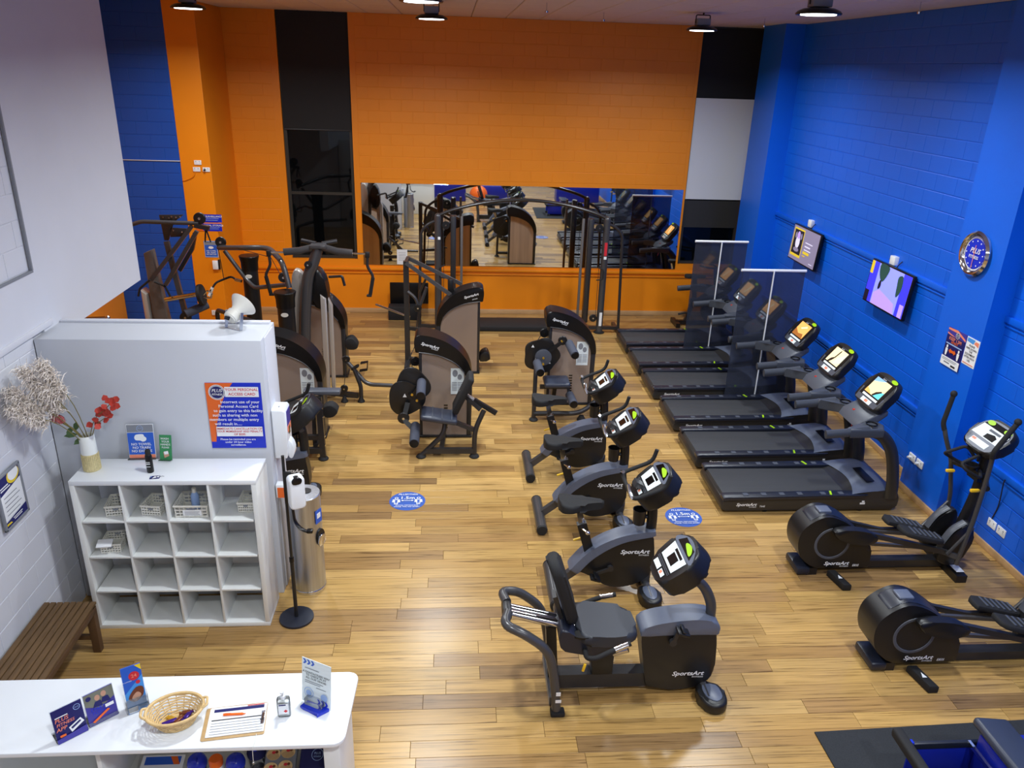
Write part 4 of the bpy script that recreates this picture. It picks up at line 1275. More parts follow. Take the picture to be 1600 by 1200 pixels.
wheel(T, (.02, -1.10, 2.02), .05)
# seat end with foot plate
B().bar([(-.10, -.95, .10), (.62, -1.12, .10)], .06, .07).obj('floor_bar', 'dark_metal', T)
B().tube([(.40, -.92, .62), (.60, -1.02, .42), (.74, -1.08, .26), (1.12, -1.10, .25)], .03, 10, .1).obj('leg_tube', 'charcoal_metal', T)
B().tube([(.66, -1.11, .03), (.66, -1.10, .24), (.56, -1.04, .50)], .03, 10, .05).obj('leg', 'dark_metal', T)
B().box((.58, -1.02, .50), (.12, .10, .03), .01, ry=-.5).bar([(.66, -1.0, .56), (.76, -1.0, .58), (.75, -1.0, .46), (.64, -1.0, .44)], .08, .015).obj('foot_plate', 'black_plastic', T)
wheel(T, (.45, -.96, .60), .055)
wheel(T, (.42, -1.10, .20), .055)
B().tube([(.45, -.98, .56), (.42, -1.10, .22)], .005, 6).obj('cable', 'ink_black', T)
for xx, yy in ((.42, -1.12), (.66, -1.12)):
    B().lathe([(.05, 0), (.054, .012), (.04, .032), (.02, .09)], (xx, yy, 0), 12).obj('foot', 'black_rubber', T)
B().prism(sm([(.34, .62), (.44, .66), (.52, .56), (.50, .48), (.36, .48)], 3, True), -.2, .0, 'xz', .02).obj('foot_pad', 'black_rubber', T)

# ---- two-column pulley station by the orange pier
T = thing('pulley_station', 'dual pulley station with two round black columns by the orange pier', 'weight machine', (-2.7, 11.25, 0), 0)
for cx, cy, h in ((-.40, .75, 1.82), (.42, -.75, 1.68)):
    c = B().rod((cx, cy, 0), (cx, cy, h - .22), .115, 24).obj('column', 'black_plastic', T)
    B().lathe([(.125, h - .22), (.128, h - .10), (.15, h - .01), (.145, h), (.02, h + .005)], (cx, cy, 0), 24).obj('flared_top', 'black_gloss', c)
    B().prism(ell(0, 0, .05, .03, 18), 0, .004, 'xy').obj('oval_badge', 'off_white', c, (cx, cy - .117, h - .30), ROT_S)
    B().rod((cx, cy, .0), (cx, cy, .03), .2, 24, bev=.01).obj('base', 'black_rubber', c)
B().tube([(-.83, .75, 1.93), (-.29, .05, 2.09), (.07, .05, 2.10), (.40, -.65, 2.06), (.48, -.72, 1.72)], .038, 12, .22).obj('arm_tube', 'charcoal_metal', T)
B().tube([(-.74, .70, 1.90), (-.47, .68, 1.49), (-.30, .5, 1.38), (.42, -.55, 1.72)], .032, 12, .15).obj('arm_tube', 'charcoal_metal', T)
wheel(T, (-.79, .73, 2.02), .08)
wheel(T, (.40, -.66, 1.85), .07)
B().tube([(-.79, .70, 2.0), (.1, .0, 1.97), (.40, -.66, 1.80)], .005, 6).tube([(-.83, .70, 1.98), (-.80, .72, 1.46)], .006, 6).obj('cable', 'ink_black', T)
B().tube([(-1.0, .66, 1.28), (-.92, .70, 1.40), (-.80, .72, 1.45), (-.68, .7, 1.50), (-.58, .68, 1.44)], .016, 8, .04).obj('rope_handle', 'black_rubber', T)
B().rod((-1.03, .66, 1.20), (-.97, .68, 1.33), .024, 10).obj('rope_end', 'grip_tape', T)
B().rod((-.62, .68, 1.46), (-.52, .66, 1.44), .026, 10).obj('rope_end', 'chrome', T)
B().tube([(-.92, .60, .0), (-.92, .60, 1.0), (-.60, .2, 1.05), (.1, -.3, 1.02)], .034, 10, .1).obj('frame', 'dark_metal', T)

# ---- plate loaded press in the alcove
T = thing('plate_loaded_machine', 'dark cable and press frame against the blue alcove wall with chrome bar', 'weight machine', (-4.1, 11.6, 0))
L_ = lambda x, z, y=0: (x + 4.1, y, z)
B().tube([L_(-4.70, 2.30), L_(-4.46, 2.38), L_(-3.83, 2.37), L_(-3.66, 2.37)], .03, 10, .05).obj('top_tube', 'charcoal_metal', T)
B().prism([(-.14, 2.46), (.21, 2.47), (.05, 2.36), (-.05, 2.09), (-.11, 2.09)], .10, .125, 'xz', .004).obj('gusset_plate', 'dark_metal', T)
B().prism([(.22, 2.27), (.0, 2.28), (-.02, 2.14), (.16, 2.15), (.26, 2.20)], .10, .125, 'xz', .004).obj('gusset_plate', 'dark_metal', T)
b = B()
for x, z in ((-.08, 2.43), (.0, 2.42), (.1, 2.43), (.16, 2.44), (.04, 2.44), (.04, 2.24), (.16, 2.22)):
    b.rod((x, .088, z), (x, .10, z), .012, 8)
b.obj('bolts', 'chrome', T)
B().bar([L_(-4.18, 2.08, .1), L_(-4.13, 1.77, .06), L_(-4.05, 1.34, 0), L_(-3.96, .60, 0), L_(-3.92, 0, 0)], .06, .07).obj('main_post', 'charcoal_metal', T)
B().bar([L_(-3.76, 2.33), L_(-4.44, 1.52)], .05, .055).obj('strut', 'charcoal_metal', T)
B().bar([L_(-3.66, 2.28, -.12), L_(-4.20, 1.48, -.12)], .05, .055).obj('strut', 'charcoal_metal', T)
B().bar([L_(-3.79, 2.19, .2), L_(-3.86, 1.95, .2), L_(-4.08, 1.62, .2)], .05, .055).obj('strut', 'dark_metal', T)
wheel(T, L_(-3.64, 2.44), .085)
B().bar([L_(-3.72, 2.34), L_(-3.52, 2.30)], .07, .06).obj('arm_end', 'dark_metal', T)
B().tube([L_(-3.57, 2.30), L_(-3.60, 2.10), L_(-3.52, 2.10), L_(-3.57, 2.30)], .012, 8).obj('strap_handle', 'black_rubber', T)
B().rod(L_(-4.26, 1.24, -.05), L_(-3.78, 1.33, -.05), .036, 14).obj('plate_horn', 'chrome', T)
B().lathe([(.04, -.03), (.155, -.025), (.16, 0), (.155, .025), (.04, .03)], L_(-3.73, 1.32, -.05), 26, m=Matrix.Rotation(R(80), 4, 'Y')).obj('weight_plate', 'black_rubber', T)
B().tube([L_(-3.68, 1.33, -.1), L_(-3.62, 1.40, -.1), L_(-3.55, 1.36, -.1), L_(-3.58, 1.28, -.1), L_(-3.68, 1.29, -.1)], .012, 8, .02).obj('d_handle', 'chrome', T)
r = foam(B(), L_(-3.98, 1.03, -.1), L_(-3.70, 1.13, .1), .065).obj('roller_pad', 'foam_grip', T)
wheel(T, L_(-3.98, .98, -.1), .085)
B().prism([(-.40, .0), (-.12, .0), (-.30, 1.95), (-.42, 1.90)], .05, .22, 'xz', .02, 2).obj('stack_column', 'bronze_column', T)
B().prism([(-.50, .0), (-.42, .0), (-.44, 1.30), (-.52, 1.36)], .0, .24, 'xz', .02, 2).obj('stack_shell', 'silver_panel', T)
B().tube([L_(-4.36, 1.52, -.1), L_(-4.22, 1.46, -.1), L_(-4.16, 1.30, -.1)], .016, 8, .03).tube([L_(-4.42, 1.55, -.1), L_(-4.58, 1.42, -.1), L_(-4.62, 1.30, -.1)], .016, 8, .03).obj('cable_hook', 'black_rubber', T)
B().bar([L_(-4.6, .05), L_(-3.8, .05)], .08, .08).bar([L_(-4.1, .05, -.5), L_(-4.1, .05, .5)], .08, .08).obj('base_frame', 'dark_metal', T)
B().box(L_(-3.95, .55, -.1), (.3, .3, .08), .03).bar([L_(-3.95, .08, -.1), L_(-3.95, .52, -.1)], .06, .06).obj('seat', 'black_rubber', T)

T = thing('lever_press', 'dark lever machine glimpsed through the opening below the white wall', 'weight machine', (-4.7, 9.4, 0))
B().bar([(-.25, 0, 0), (-.25, 0, 2.3)], .10, .12).obj('upright', 'dark_metal', T)
B().tube([(-.25, -.02, 1.55), (.05, -.1, 1.56), (.22, -.1, 1.64), (.34, -.1, 1.65)], .022, 8, .05).obj('lever', 'black_rubber', T)
B().rod((.32, -.1, 1.65), (.56, -.1, 1.66), .022, 10).ball((.57, -.1, 1.66), .03, 10).obj('lever_grip', 'chrome', T)
B().box((.2, .0, 1.30), (.5, .3, .08), .03).bar([(.1, 0, 0), (.1, 0, 1.28)], .08, .08).obj('pad', 'black_rubber', T)
B().box((0, 0, .04), (.9, .5, .08), .02).obj('base', 'dark_metal', T)

# ---- cable crossover in front of the mirror
T = thing('cable_crossover', 'cable crossover frame with arched top bar in front of the mirror', 'weight machine', (1.24, 13.92, 0))
for s in (-1, 1):
    X = 1.51
    B().rod((s * X, 0, 0), (s * X, 0, 2.12), .062, 18).ball((s * X, 0, 2.12), .062, 14).obj('column', 'charcoal_metal', T)
    B().lathe([(.1, 0), (.1, .02), (.065, .03)], (s * X, 0, 0), 18).obj('foot', 'black_rubber', T)
    B().box((s * (X - .27), .12, 1.15), (.10, .16, 1.95), .02).obj('stack_cover', 'dark_metal', T)
    B().box((s * (X - .42), .05, 1.15), (.045, .05, 1.95), .008).obj('guide_strip', 'bronze_column', T)
    B().tube([(s * (X - .02), .0, 2.06), (s * (X + .16), 0, 2.0), (s * (X + .30), 0, 1.86), (s * (X + .36), 0, .10)], .026, 10, .12).obj('guard_tube', 'dark_metal', T)
    B().bar([(s * (X - .45), 0, .10), (s * (X + .38), 0, .10)], .06, .06).bar([(s * (X - .27), -.1, .05), (s * (X - .27), .6, .05)], .08, .08).bar([(s * (X + .36), -.12, .03), (s * (X + .36), .5, .03)], .06, .06).obj('base_bar', 'dark_metal', T)
    wheel(T, (s * (X - .14), -.05, 1.98), .07)
    wheel(T, (s * (X - .14), -.05, .30), .07)
    B().tube([(s * (X - .10), -.06, 2.0), (s * (X - .10), -.06, .32)], .005, 6).obj('cable', 'ink_black', T)
    B().tube([(s * (X - .12), -.1, 1.28), (s * (X - .03), -.14, 1.24), (s * (X - .03), -.14, 1.06), (s * (X - .14), -.1, 1.04)], .012, 8, .03).obj('d_handle', 'black_rubber', T)
B().box((1.51, -.0635, 1.60), (.05, .004, .24)).obj('warning_label', 'ink_red', T, smooth=0)
B().box((1.51, -.0635, 1.44), (.05, .004, .05)).box((-1.49, -.0635, 1.75), (.045, .004, .05)).box((1.51, -.0635, .28), (.05, .004, .26)).obj('sticker', 'white', T, smooth=0)
arc = [(-1.50 + 3.0 * i / 20, 0, 2.14 + .30 * math.sin(PI * i / 20) ** .8) for i in range(21)]
B().tube(arc, .034, 10, ry=.03).obj('arched_bar', 'dark_metal', T)
B().box((.0, .30, .05), (2.3, .60, .09), .012).obj('floor_plate', 'black_rubber', T)

# ---- spin bike in the far right corner
T = thing('spin_bike', 'small black exercise bike by the far right window, behind the last treadmill', 'exercise bike', (4.78, 14.45, 0))
B().bar([(-.42, -.22, .05), (-.42, .22, .05)], .08, .08).bar([(.45, -.22, .05), (.45, .22, .05)], .08, .08).bar([(-.42, 0, .06), (.45, 0, .06)], .08, .08).obj('base_frame', 'black_plastic', T)
B().bar([(-.22, 0, .08), (-.10, 0, .55), (-.14, 0, .95)], .06, .08).bar([(-.10, 0, .45), (.30, 0, .75)], .06, .07).obj('frame', 'dark_metal', T)
B().prism(sm([(-.34, .0), (-.28, .09), (-.1, .05), (.06, .02), (.06, -.02), (-.1, -.05), (-.28, -.09)], 3, True), .95, 1.01, 'xy', .02).obj('saddle', 'black_rubber', T)
B().bar([(.30, 0, .72), (.24, 0, 1.16)], .05, .06).obj('bar_post', 'dark_metal', T)
B().tube([(-.14, -.22, 1.24), (.06, -.20, 1.19), (.24, -.12, 1.18), (.24, .12, 1.18), (.06, .20, 1.19), (-.14, .22, 1.24)], .018, 8, .06, ref=(0, 0, 1)).obj('handlebar', 'black_rubber', T)
B().lathe([(.24, -.03), (.25, 0), (.24, .03)], (.30, 0, .32), 26, m=Matrix.Rotation(R(90), 4, 'X')).obj('flywheel', 'charcoal_metal', T)
B().tube([(-.38, 0, .22), (-.26, -.05, .26), (-.16, -.05, .24)], .02, 8).obj('pedal', 'black_plastic', T)

# ---- black storage box with upright lid below the mirror
T = thing('storage_box', 'black open box with upright lid against the orange wall below the mirror', 'box', (-.93, 14.70, 0))
B().box((0, .0, .13), (.62, .28, .26), .01).obj('body', 'black_rubber', T)
B().box((.08, .17, .46), (.74, .04, .42), .01).obj('lid', 'black_gloss', T)
# ================================================================ entrance corner: shoe shelf and what stands on it
T = thing('cube_shelf', 'white four by four cube shelf standing before the white partition', 'shelf', (-2.312, 5.87, 0))
W_, D_, H_ = 1.455, .385, 1.445
B().box((0, 0, H_ - .02), (W_, D_, .04), .002).obj('board', 'white_gloss', T)
B().box((0, 0, .02), (W_, D_, .04), .002).obj('board', 'laminate', T)
for s in (-1, 1):
    B().box((s * (W_ / 2 - .02), 0, H_ / 2), (.04, D_, H_ - .08), .002).obj('board', 'laminate', T)
cw = (W_ - .08) / 4
ch = (H_ - .08) / 4
for i in range(1, 4):
    B().box((-W_ / 2 + .04 + cw * i, 0, H_ / 2), (.017, D_ - .004, H_ - .08), .001).obj('divider', 'laminate', T)
for j in range(1, 4):
    for i in range(4):
        B().box((-W_ / 2 + .04 + cw * (i + .5), 0, .04 + ch * j), (cw - .018, D_ - .004, .017), .001).obj('shelf_board', 'laminate', T)

def basket(name, label, loc, w, d, h, rz=0, group=None, m='off_white'):
    T = thing(name, label, 'basket', loc, rz, group)
    b = B()
    n = 7
    tw = .012
    for s in (-1, 1):
        for k in range(4):
            z = h * (.1 + .28 * k)
            e = 1 + .08 * z / h
            b.box((0, s * d / 2 * e, z), (w * e, .004, tw)).box((s * w / 2 * e, 0, z), (.004, d * e, tw))
        for k in range(n + 1):
            b.box((-w / 2 + w * k / n, s * d / 2 * 1.04, h / 2), (.006, .005, h)).box((s * w / 2 * 1.04, -d / 2 + d * k / n, h / 2), (.005, .006, h))
    b.obj('woven_side', m, T, smooth=0)
    B().box((0, 0, .004), (w, d, .006)).obj('bottom', m, T, smooth=0)
    r = .014
    e = 1.09
    B().tube([(w / 2 * e, d / 2 * e, h), (-w / 2 * e, d / 2 * e, h), (-w / 2 * e, -d / 2 * e, h), (w / 2 * e, -d / 2 * e, h)], .007, 6, closed=True, ref=(0, 0, 1)).obj('rim', m, T)
    B().box((0, -d / 2 * 1.06, h * .72), (w * .28, .007, h * .2), .002).obj('handle_hole', 'ink_grey', T, smooth=0)
    B().box((0, d / 2 * 1.04, h * .74), (w * .28, .007, h * .2), .002).obj('handle_hole', 'ink_grey', T, smooth=0)
    return T
rowz = lambda j: .04 + ch * j + .009
cx_ = lambda i: -2.312 - W_ / 2 + .04 + cw * (i + .5)
basket('plastic_basket', 'small white basket alone in the top left cube of the shelf', (cx_(0) + .06, 5.86, rowz(3)), .15, .19, .09, .15, 'small white baskets')
basket('plastic_basket', 'small white basket in the second cube of the top row', (cx_(1) + .02, 5.86, rowz(3)), .15, .19, .09, -.12, 'small white baskets')
basket('plastic_basket', 'wide white basket holding a clear bottle, in the third cube of the top row', (cx_(2) + .0, 5.84, rowz(3)), .25, .22, .11, 0, 'small white baskets')
basket('plastic_basket', 'small white basket in the right end cube of the top row', (cx_(3) + .075, 5.90, rowz(3)), .12, .19, .09, 0, 'small white baskets')
basket('plastic_basket', 'small white basket with papers in the left cube of the second row', (cx_(0) - .02, 5.84, rowz(2)), .15, .2, .08, .1, 'small white baskets')
p = tag(B().box((0, 0, 0), (.12, .09, .012), .003).obj('paper_stack', 'white', None, (cx_(0) - .05, 5.735, rowz(2) + .096), (.25, 0, .12)), 'white papers lying in the basket of the second shelf row', 'paper')
T = thing('spray_bottle', 'clear pale bottle standing in the wide white basket', 'bottle', (cx_(2) + .0, 5.85, rowz(3) + .0085))
B().lathe([(.03, 0), (.033, .01), (.033, .13), (.02, .16), (.014, .165)], seg=18).obj('body', 'ink_pale_blue', T)
B().lathe([(.018, .162), (.018, .20), (.012, .205)], seg=14).obj('cap', 'off_white', T)
T = thing('basket_label', 'white printed note hanging on the front of the wide basket', 'note', (cx_(2) + .01, 5.719, rowz(3) + .05), rot=ROT_S)
B().box((0, 0, 0), (.15, .05, .002)).obj('card', 'white', T, smooth=0)
layers(T, [('rects', 'ink_grey', [(-.06, .008, .06, .012), (-.06, -.004, .05, .0), (-.06, -.016, .06, -.012)])])

# vase with pampas, protea and red leaves
T = thing('flower_vase', 'white and sand ribbed vase with pampas grass and red leaves on the shelf', 'vase', (-2.935, 5.885, H_))
B().lathe([(.062, 0), (.066, .01), (.062, .15), (.060, .152)], seg=30).obj('body', 'ceramic_sand', T)
rb = B()
for k in range(30):
    a = 2 * PI * k / 30
    rb.box((.0655 * math.cos(a), .0655 * math.sin(a), .075), (.004, .005, .14), rz=a)
rb.obj('ribs', 'ceramic_sand', T)
B().lathe([(.0615, .15), (.058, .305), (.054, .31), (.05, .30), (.05, .2)], seg=30, cap=False).obj('neck', 'ceramic_white', T)
rn = random.Random(5)
st = []
for tx, ty, tz in ((-.16, -.16, .72), (-.20, -.20, .84), (-.27, -.28, .73), (-.12, -.12, .86), (-.25, -.32, .63)):
    s0 = Vector((rn.uniform(-.02, .02), rn.uniform(-.02, .02), .22)); s1 = Vector((tx, ty, tz))
    pts = sm([s0, s0.lerp(s1, .5) + Vector((.03, 0, .05)), s1], 4)
    B().tube(pts, .0035, 5).obj('stem', 'stem', T)
    pl = B()
    for k in range(1300):
        t = rn.random()
        c = s0.lerp(s1, .70 + .48 * t) + Vector((rn.gauss(0, .022), rn.gauss(0, .022), rn.gauss(0, .02)))
        d = Vector((rn.gauss(-.35, .5), rn.gauss(-.2, .5), rn.gauss(.2, .5))).normalized() * rn.uniform(.04, .095)
        sdv = d.cross(Vector((rn.random(), rn.random(), rn.random()))).normalized() * .0036
        e1_, e2_ = c + d * .5 + Vector((0, 0, .010)), c + d - Vector((0, 0, .012))
        for q in (e1_, e2_, c):
            q.x = max(q.x, -.368)
        pl.quad(c - sdv, c + sdv, e1_ + sdv * .8, e1_ - sdv * .8)
        pl.bm.faces.new([pl.bm.verts.new(v) for v in (e1_ - sdv * .8, e1_ + sdv * .8, e2_)])
    pl.obj('plume', 'pampas', T, smooth=0, stuff=True)
hd = Vector((-.13, -.08, .46))
B().tube(sm([(0, 0, .22), (-.06, -.03, .36), hd], 4), .007, 6).obj('stem', 'stem', T)
pr2 = B()
for k in range(34):
    a, rr = k * 2.4, .012 + .03 * (k / 34)
    b0 = hd + Vector((rr * math.cos(a), rr * math.sin(a), .0)); tp = hd + Vector((-.035 + rr * .9 * math.cos(a), -.02 + rr * .9 * math.sin(a), .085 - .02 * k / 34))
    sd = (tp - b0).cross(Vector((math.cos(a), math.sin(a), 0))).normalized() * .009
    mid = b0.lerp(tp, .5) + Vector((math.cos(a), math.sin(a), 0)) * .012
    pr2.quad(b0 - sd * .6, b0 + sd * .6, mid + sd, mid - sd)
    pr2.bm.faces.new([pr2.bm.verts.new(v) for v in (mid - sd, mid + sd, tp)])
pr2.obj('protea_head', 'protea', T, smooth=0)
def leaf(T, c, d, w, m, name):
    c, d = Vector(c), Vector(d)
    s = d.cross(Vector((.2, -1, .3))).normalized() * w
    n = d.cross(s).normalized() * .006
    b = B()
    P = [c, c + d * .3 + s * .8 + n, c + d * .65 + s * .8 + n, c + d, c + d * .65 - s * .8 + n, c + d * .3 - s * .8 + n]
    b.quad(P[0], P[1], P[5]).quad(P[1], P[2], P[4], P[5]).quad(P[2], P[3], P[4])
    return b.obj(name, m, T)
for c, d in (((-.05, -.03, .33), (-.10, -.02, -.01)), ((-.06, -.03, .36), (.03, -.03, .09)), ((-.03, -.02, .29), (-.06, -.02, -.05)), ((-.08, -.04, .40), (-.04, -.02, -.08))):
    leaf(T, c, d, .024, 'leaf_green', 'green_leaf')
B().tube(sm([(.01, 0, .22), (.05, .0, .36), (.10, .0, .46), (.20, 0, .55), (.26, 0, .63)], 4), .0035, 5).obj('stem', 'stem', T)
B().tube(sm([(.02, .01, .22), (.08, .0, .38), (.17, -.01, .46)], 4), .0035, 5).obj('stem', 'stem', T)
for k in range(27):
    t = rn.random()
    c = Vector((.06, 0, .36)).lerp(Vector((.25, 0, .62)), t) + Vector((rn.uniform(-.035, .045), rn.uniform(-.05, .04), rn.uniform(-.05, .05)))
    d = Vector((rn.uniform(-.5, 1), rn.uniform(-.4, .4), rn.uniform(-.4, .7))).normalized() * rn.uniform(.05, .07)
    leaf(T, c, d, .030, 'leaf_red', 'red_leaf')

# sign holders, spray can, card on the shelf
def sheet(name, label, cat, w, h, loc, rot, m, items, t=.003, group=None):
    T = thing(name, label, cat, loc, rot=rot, group=group)
    B().box((0, 0, 0), (w, h, t)).obj('sheet', m, T, smooth=0)
    layers(T, items, z0=t / 2 + .0006)
    return T
LOGO = lambda x, y, r, m1='ink_navy', m2='white': [('poly', m2, ell(x, y, r)), ('poly', m1, ell(x, y, r * .92)), ('ring', m2, x, y, r * .86, r * .06),
        ('txt', m2, 'PLUS', x, y + r * .22, r * .58, .25), ('txt', m2, 'FITNESS', x, y - r * .28, r * .36, .2)]
T = sheet('towel_sign', 'blue sign with white towel picture leaning in a clear holder on the shelf', 'sign', .215, .30, (-2.60, 6.085, H_ + .153), (R(84), 0, R(3)), 'white',
      [('rect', 'ink_grey', -.104, .082, .104, .146), ('ring', 'ink_pale_blue', 0, .113, .026, .003), ('txt', 'ink_pale_blue', 'PLUS', 0, .116, .014, .2), ('rect', 'ink_mid_blue', -.104, -.115, .104, .078), ('rect', 'ink_salmon', -.104, -.146, .104, -.118),
       ('poly', 'white', sm([(-.045, .05), (-.03, .062), (.02, .064), (.03, .045), (.045, .03), (.04, .008), (.015, -.002), (-.005, .008), (-.04, .012), (-.05, .03)], 3, True)),
       ('txt', 'white', 'NO TOWEL', .0, -.025, .030), ('txt', 'white', 'NO TRAIN', .0, -.055, .030), ('txt', 'white', 'NO EXCUSE', .0, -.085, .030)])
B().box((0, 0, -.003), (.225, .31, .002)).box((0, -.150, .012), (.225, .004, .05)).obj('holder', 'clear_acrylic', T, smooth=0)
T = sheet('phone_card', 'small green card with white writing in a clear stand beside the towel sign', 'sign', .10, .215, (-2.395, 6.05, H_ + .112), (R(78), 0, R(-4)), 'ink_green',
      [('txt', 'white', 'WASH', -.005, .075, .024), ('txt', 'white', 'YOUR', 0, .05, .024), ('txt', 'white', 'HANDS', .0, .025, .024), ('txt', 'white', 'PLEASE', .0, .0, .02), ('poly', 'skin_tone', [(-.02, -.04), (.02, -.03), (.03, -.07), (-.01, -.09)]), ('poly', 'white', [(-.015, -.035), (.02, -.028), (.024, -.055), (-.01, -.06)])])
B().box((0, -.105, .015), (.10, .004, .05)).box((0, 0, -.004), (.105, .22, .0015)).obj('stand', 'clear_acrylic', T, smooth=0)
T = thing('spray_can', 'black spray can standing on the shelf before the towel sign', 'spray can', (-2.455, 5.83, H_))
B().lathe([(.024, 0), (.027, .006), (.027, .145), (.022, .16), (.02, .163)], seg=18).obj('body', 'black_gloss', T)
B().lathe([(.021, .16), (.021, .195), (.014, .205)], seg=14).obj('cap', 'black_rubber', T)
for zz, sz in ((.10, .012), (.085, .016), (.06, .009)):
    B().box((0, -.027, zz), (.03, .002, .004 if sz < .013 else .007)).obj('printed_line', 'white', T, smooth=0)
T = thing('swing_tag', 'small patterned card lying at the front edge of the shelf top', 'card', (-2.39, 5.735, H_ + .001), .15)
B().box((0, 0, .001), (.075, .05, .002)).obj('card', 'ink_navy', T, smooth=0)
layers(T, [('poly', 'white', [(-.02, -.02), (.0, .02), (.015, -.01)]), ('poly', 'white', [(.01, .005), (.035, .02), (.03, -.015)]), ('rect', 'ink_pale_blue', -.035, .0, -.025, .02)], z0=.002)
B().tube([(.036, 0, .003), (.055, .004, .006), (.07, .002, .003)], .0015, 5).obj('string', 'ink_black', T)

# access card poster on the partition
pw, ph = .45, .60
sheet('access_card_poster', 'large blue and orange poster about the personal access card on the partition', 'poster', pw, ph, (-1.815, 6.1335, 1.81), ROT_S, 'ink_blue',
      [('poly', 'ink_orange', [(-.225, .30), (.0, .30), (-.06, .22), (-.12, .08), (-.165, -.08), (-.185, -.24), (-.225, -.24)])] + LOGO(-.135, .215, .068) +
      [('rect', 'white', -.07, .175, .205, .265), ('txt', 'ink_red', 'YOUR PERSONAL', .068, .24, .034), ('txt', 'ink_red', 'ACCESS CARD', .068, .20, .034)] +
      [('txt', 'white', s, x, y, .037) for s, x, y in (('Incorrect use of your', .045, .13), ('Personal Access Card', .03, .09), ('to gain entry to this facility', .025, .05), ('such as sharing with non', -.005, .01), ('members or multiple entry', -.015, -.03), ('will result in.....', -.065, -.07))] +
      [('rect', 'white', -.17, -.185, .21, -.095), ('txt', 'ink_red', 'IMMEDIATE CANCELLATION OF', .02, -.115, .026), ('txt', 'ink_red', 'YOUR MEMBERSHIP AND PENALTY', .02, -.14, .024), ('txt', 'ink_red', 'OF $200.', .02, -.166, .026)] +
      [('txt', 'white', s, .0, y, .026) for s, y in (('Please be reminded you are', -.212), ('under 24 hour video', -.238), ('surveillance.', -.264))], t=.004)
# framed notice on the left wall
T = sheet('framed_notice', 'framed white notice with dark blue bands and yellow circle on the left wall', 'poster', .30, .40, (XL + .022, 5.375, 1.49), ROT_L, 'white',
      [('poly', 'ink_navy', [(-.145, .195), (.145, .195), (.145, .10), (-.145, .06)]), ('poly', 'ink_yellow', ell(.06, .155, .085, .06, 20)), ('poly', 'white', ell(.065, .165, .07, .05, 20)),
       ('rects', 'white', [(-.13, .115, -.02, .125), (-.13, .095, -.0, .105)]), ('rects', 'ink_grey', [(-.11, .03 - .035 * i, .07 + .03 * (i % 2), .036 - .035 * i) for i in range(5)]),
       ('poly', 'ink_navy', [(-.145, -.195), (.145, -.195), (.145, -.125), (-.145, -.15)]), ('rects', 'white', [(-.05, -.16, .08, -.153), (-.04, -.175, .07, -.168)]), ('poly', 'ink_yellow', [(-.145, -.16), (-.09, -.165), (-.07, -.18), (-.145, -.178)])], t=.006)
fr = B()
for s in (-1, 1):
    fr.box((s * .157, 0, 0), (.022, .428, .02), .004).box((0, s * .207, 0), (.336, .022, .02), .004)
fr.obj('frame', 'ink_grey', T)

# horn speaker on the partition
T = thing('horn_speaker', 'white horn loudspeaker on a metal bracket on top of the partition', 'speaker', (-1.84, 6.44, 2.477), R(-32))
Mh = Matrix.Rotation(R(90), 4, 'X') @ Matrix.Rotation(R(180), 4, 'X')
mm = Matrix.Rotation(R(-62), 4, 'X')
B().lathe([(.035, -.08), (.06, -.07), (.062, -.01), (.05, .0), (.055, .03), (.085, .07), (.112, .10), (.118, .11), (.112, .112), (.08, .085), (.05, .05), (.0, .04)], (0, .03, .135), 26, m=mm, cap=False).obj('horn', 'off_white', T)
B().lathe([(.0, -.085), (.05, -.08), (.055, -.07)], (0, .03, .135), 20, m=mm, cap=False).obj('back_cover', 'off_white', T)
B().box((0, -.066, .112), (.055, .012, .03), .004, rx=-.5).obj('label_plate', 'lcd_black', T)
B().bar([(-.085, .02, .15), (-.085, -.01, .0), (.085, -.01, .0), (.085, .02, .15)], .03, .006, .01).obj('bracket', 'brushed_steel', T)

# dispenser and switch boxes on the partition end
T = thing('soap_dispenser', 'white wall dispenser with blue label on the end of the partition', 'dispenser', (-1.545, 6.33, 1.36))
B().prism([(0, .0), (.10, .0), (.115, .10), (.115, .44), (.10, .46), (0, .46)], -.115, .085, 'xz', .012, 3).obj('body', 'white_gloss', T)
B().prism(sm([(.10, .0), (.13, -.03), (.155, .03), (.14, .11), (.112, .14)], 3, True), -.05, .05, 'xz', .01).obj('push_lever', 'white_gloss', T)
f = B().box((.1165, 0, .36), (.003, .13, .14)).obj('label', 'ink_purple', T, smooth=0)
B().box((.1175, 0, .26), (.003, .13, .06)).obj('label', 'ink_salmon', T, smooth=0)
B().box((.1185, .0, .235), (.003, .05, .07)).obj('level_window', 'lcd_black', T, smooth=0)
B().box((.05, -.03, .461), (.012, .02, .004)).obj('lock', 'ink_grey', T, smooth=0)
T = thing('door_release_box', 'small white box with orange side on the partition end below the dispenser', 'switch', (-1.545, 6.17, 1.08))
B().box((.05, 0, 0), (.10, .08, .13), .008).obj('body', 'white_gloss', T)
B().box((.045, -.0415, -.01), (.06, .003, .10)).obj('side_label', 'ink_orange', T, smooth=0)

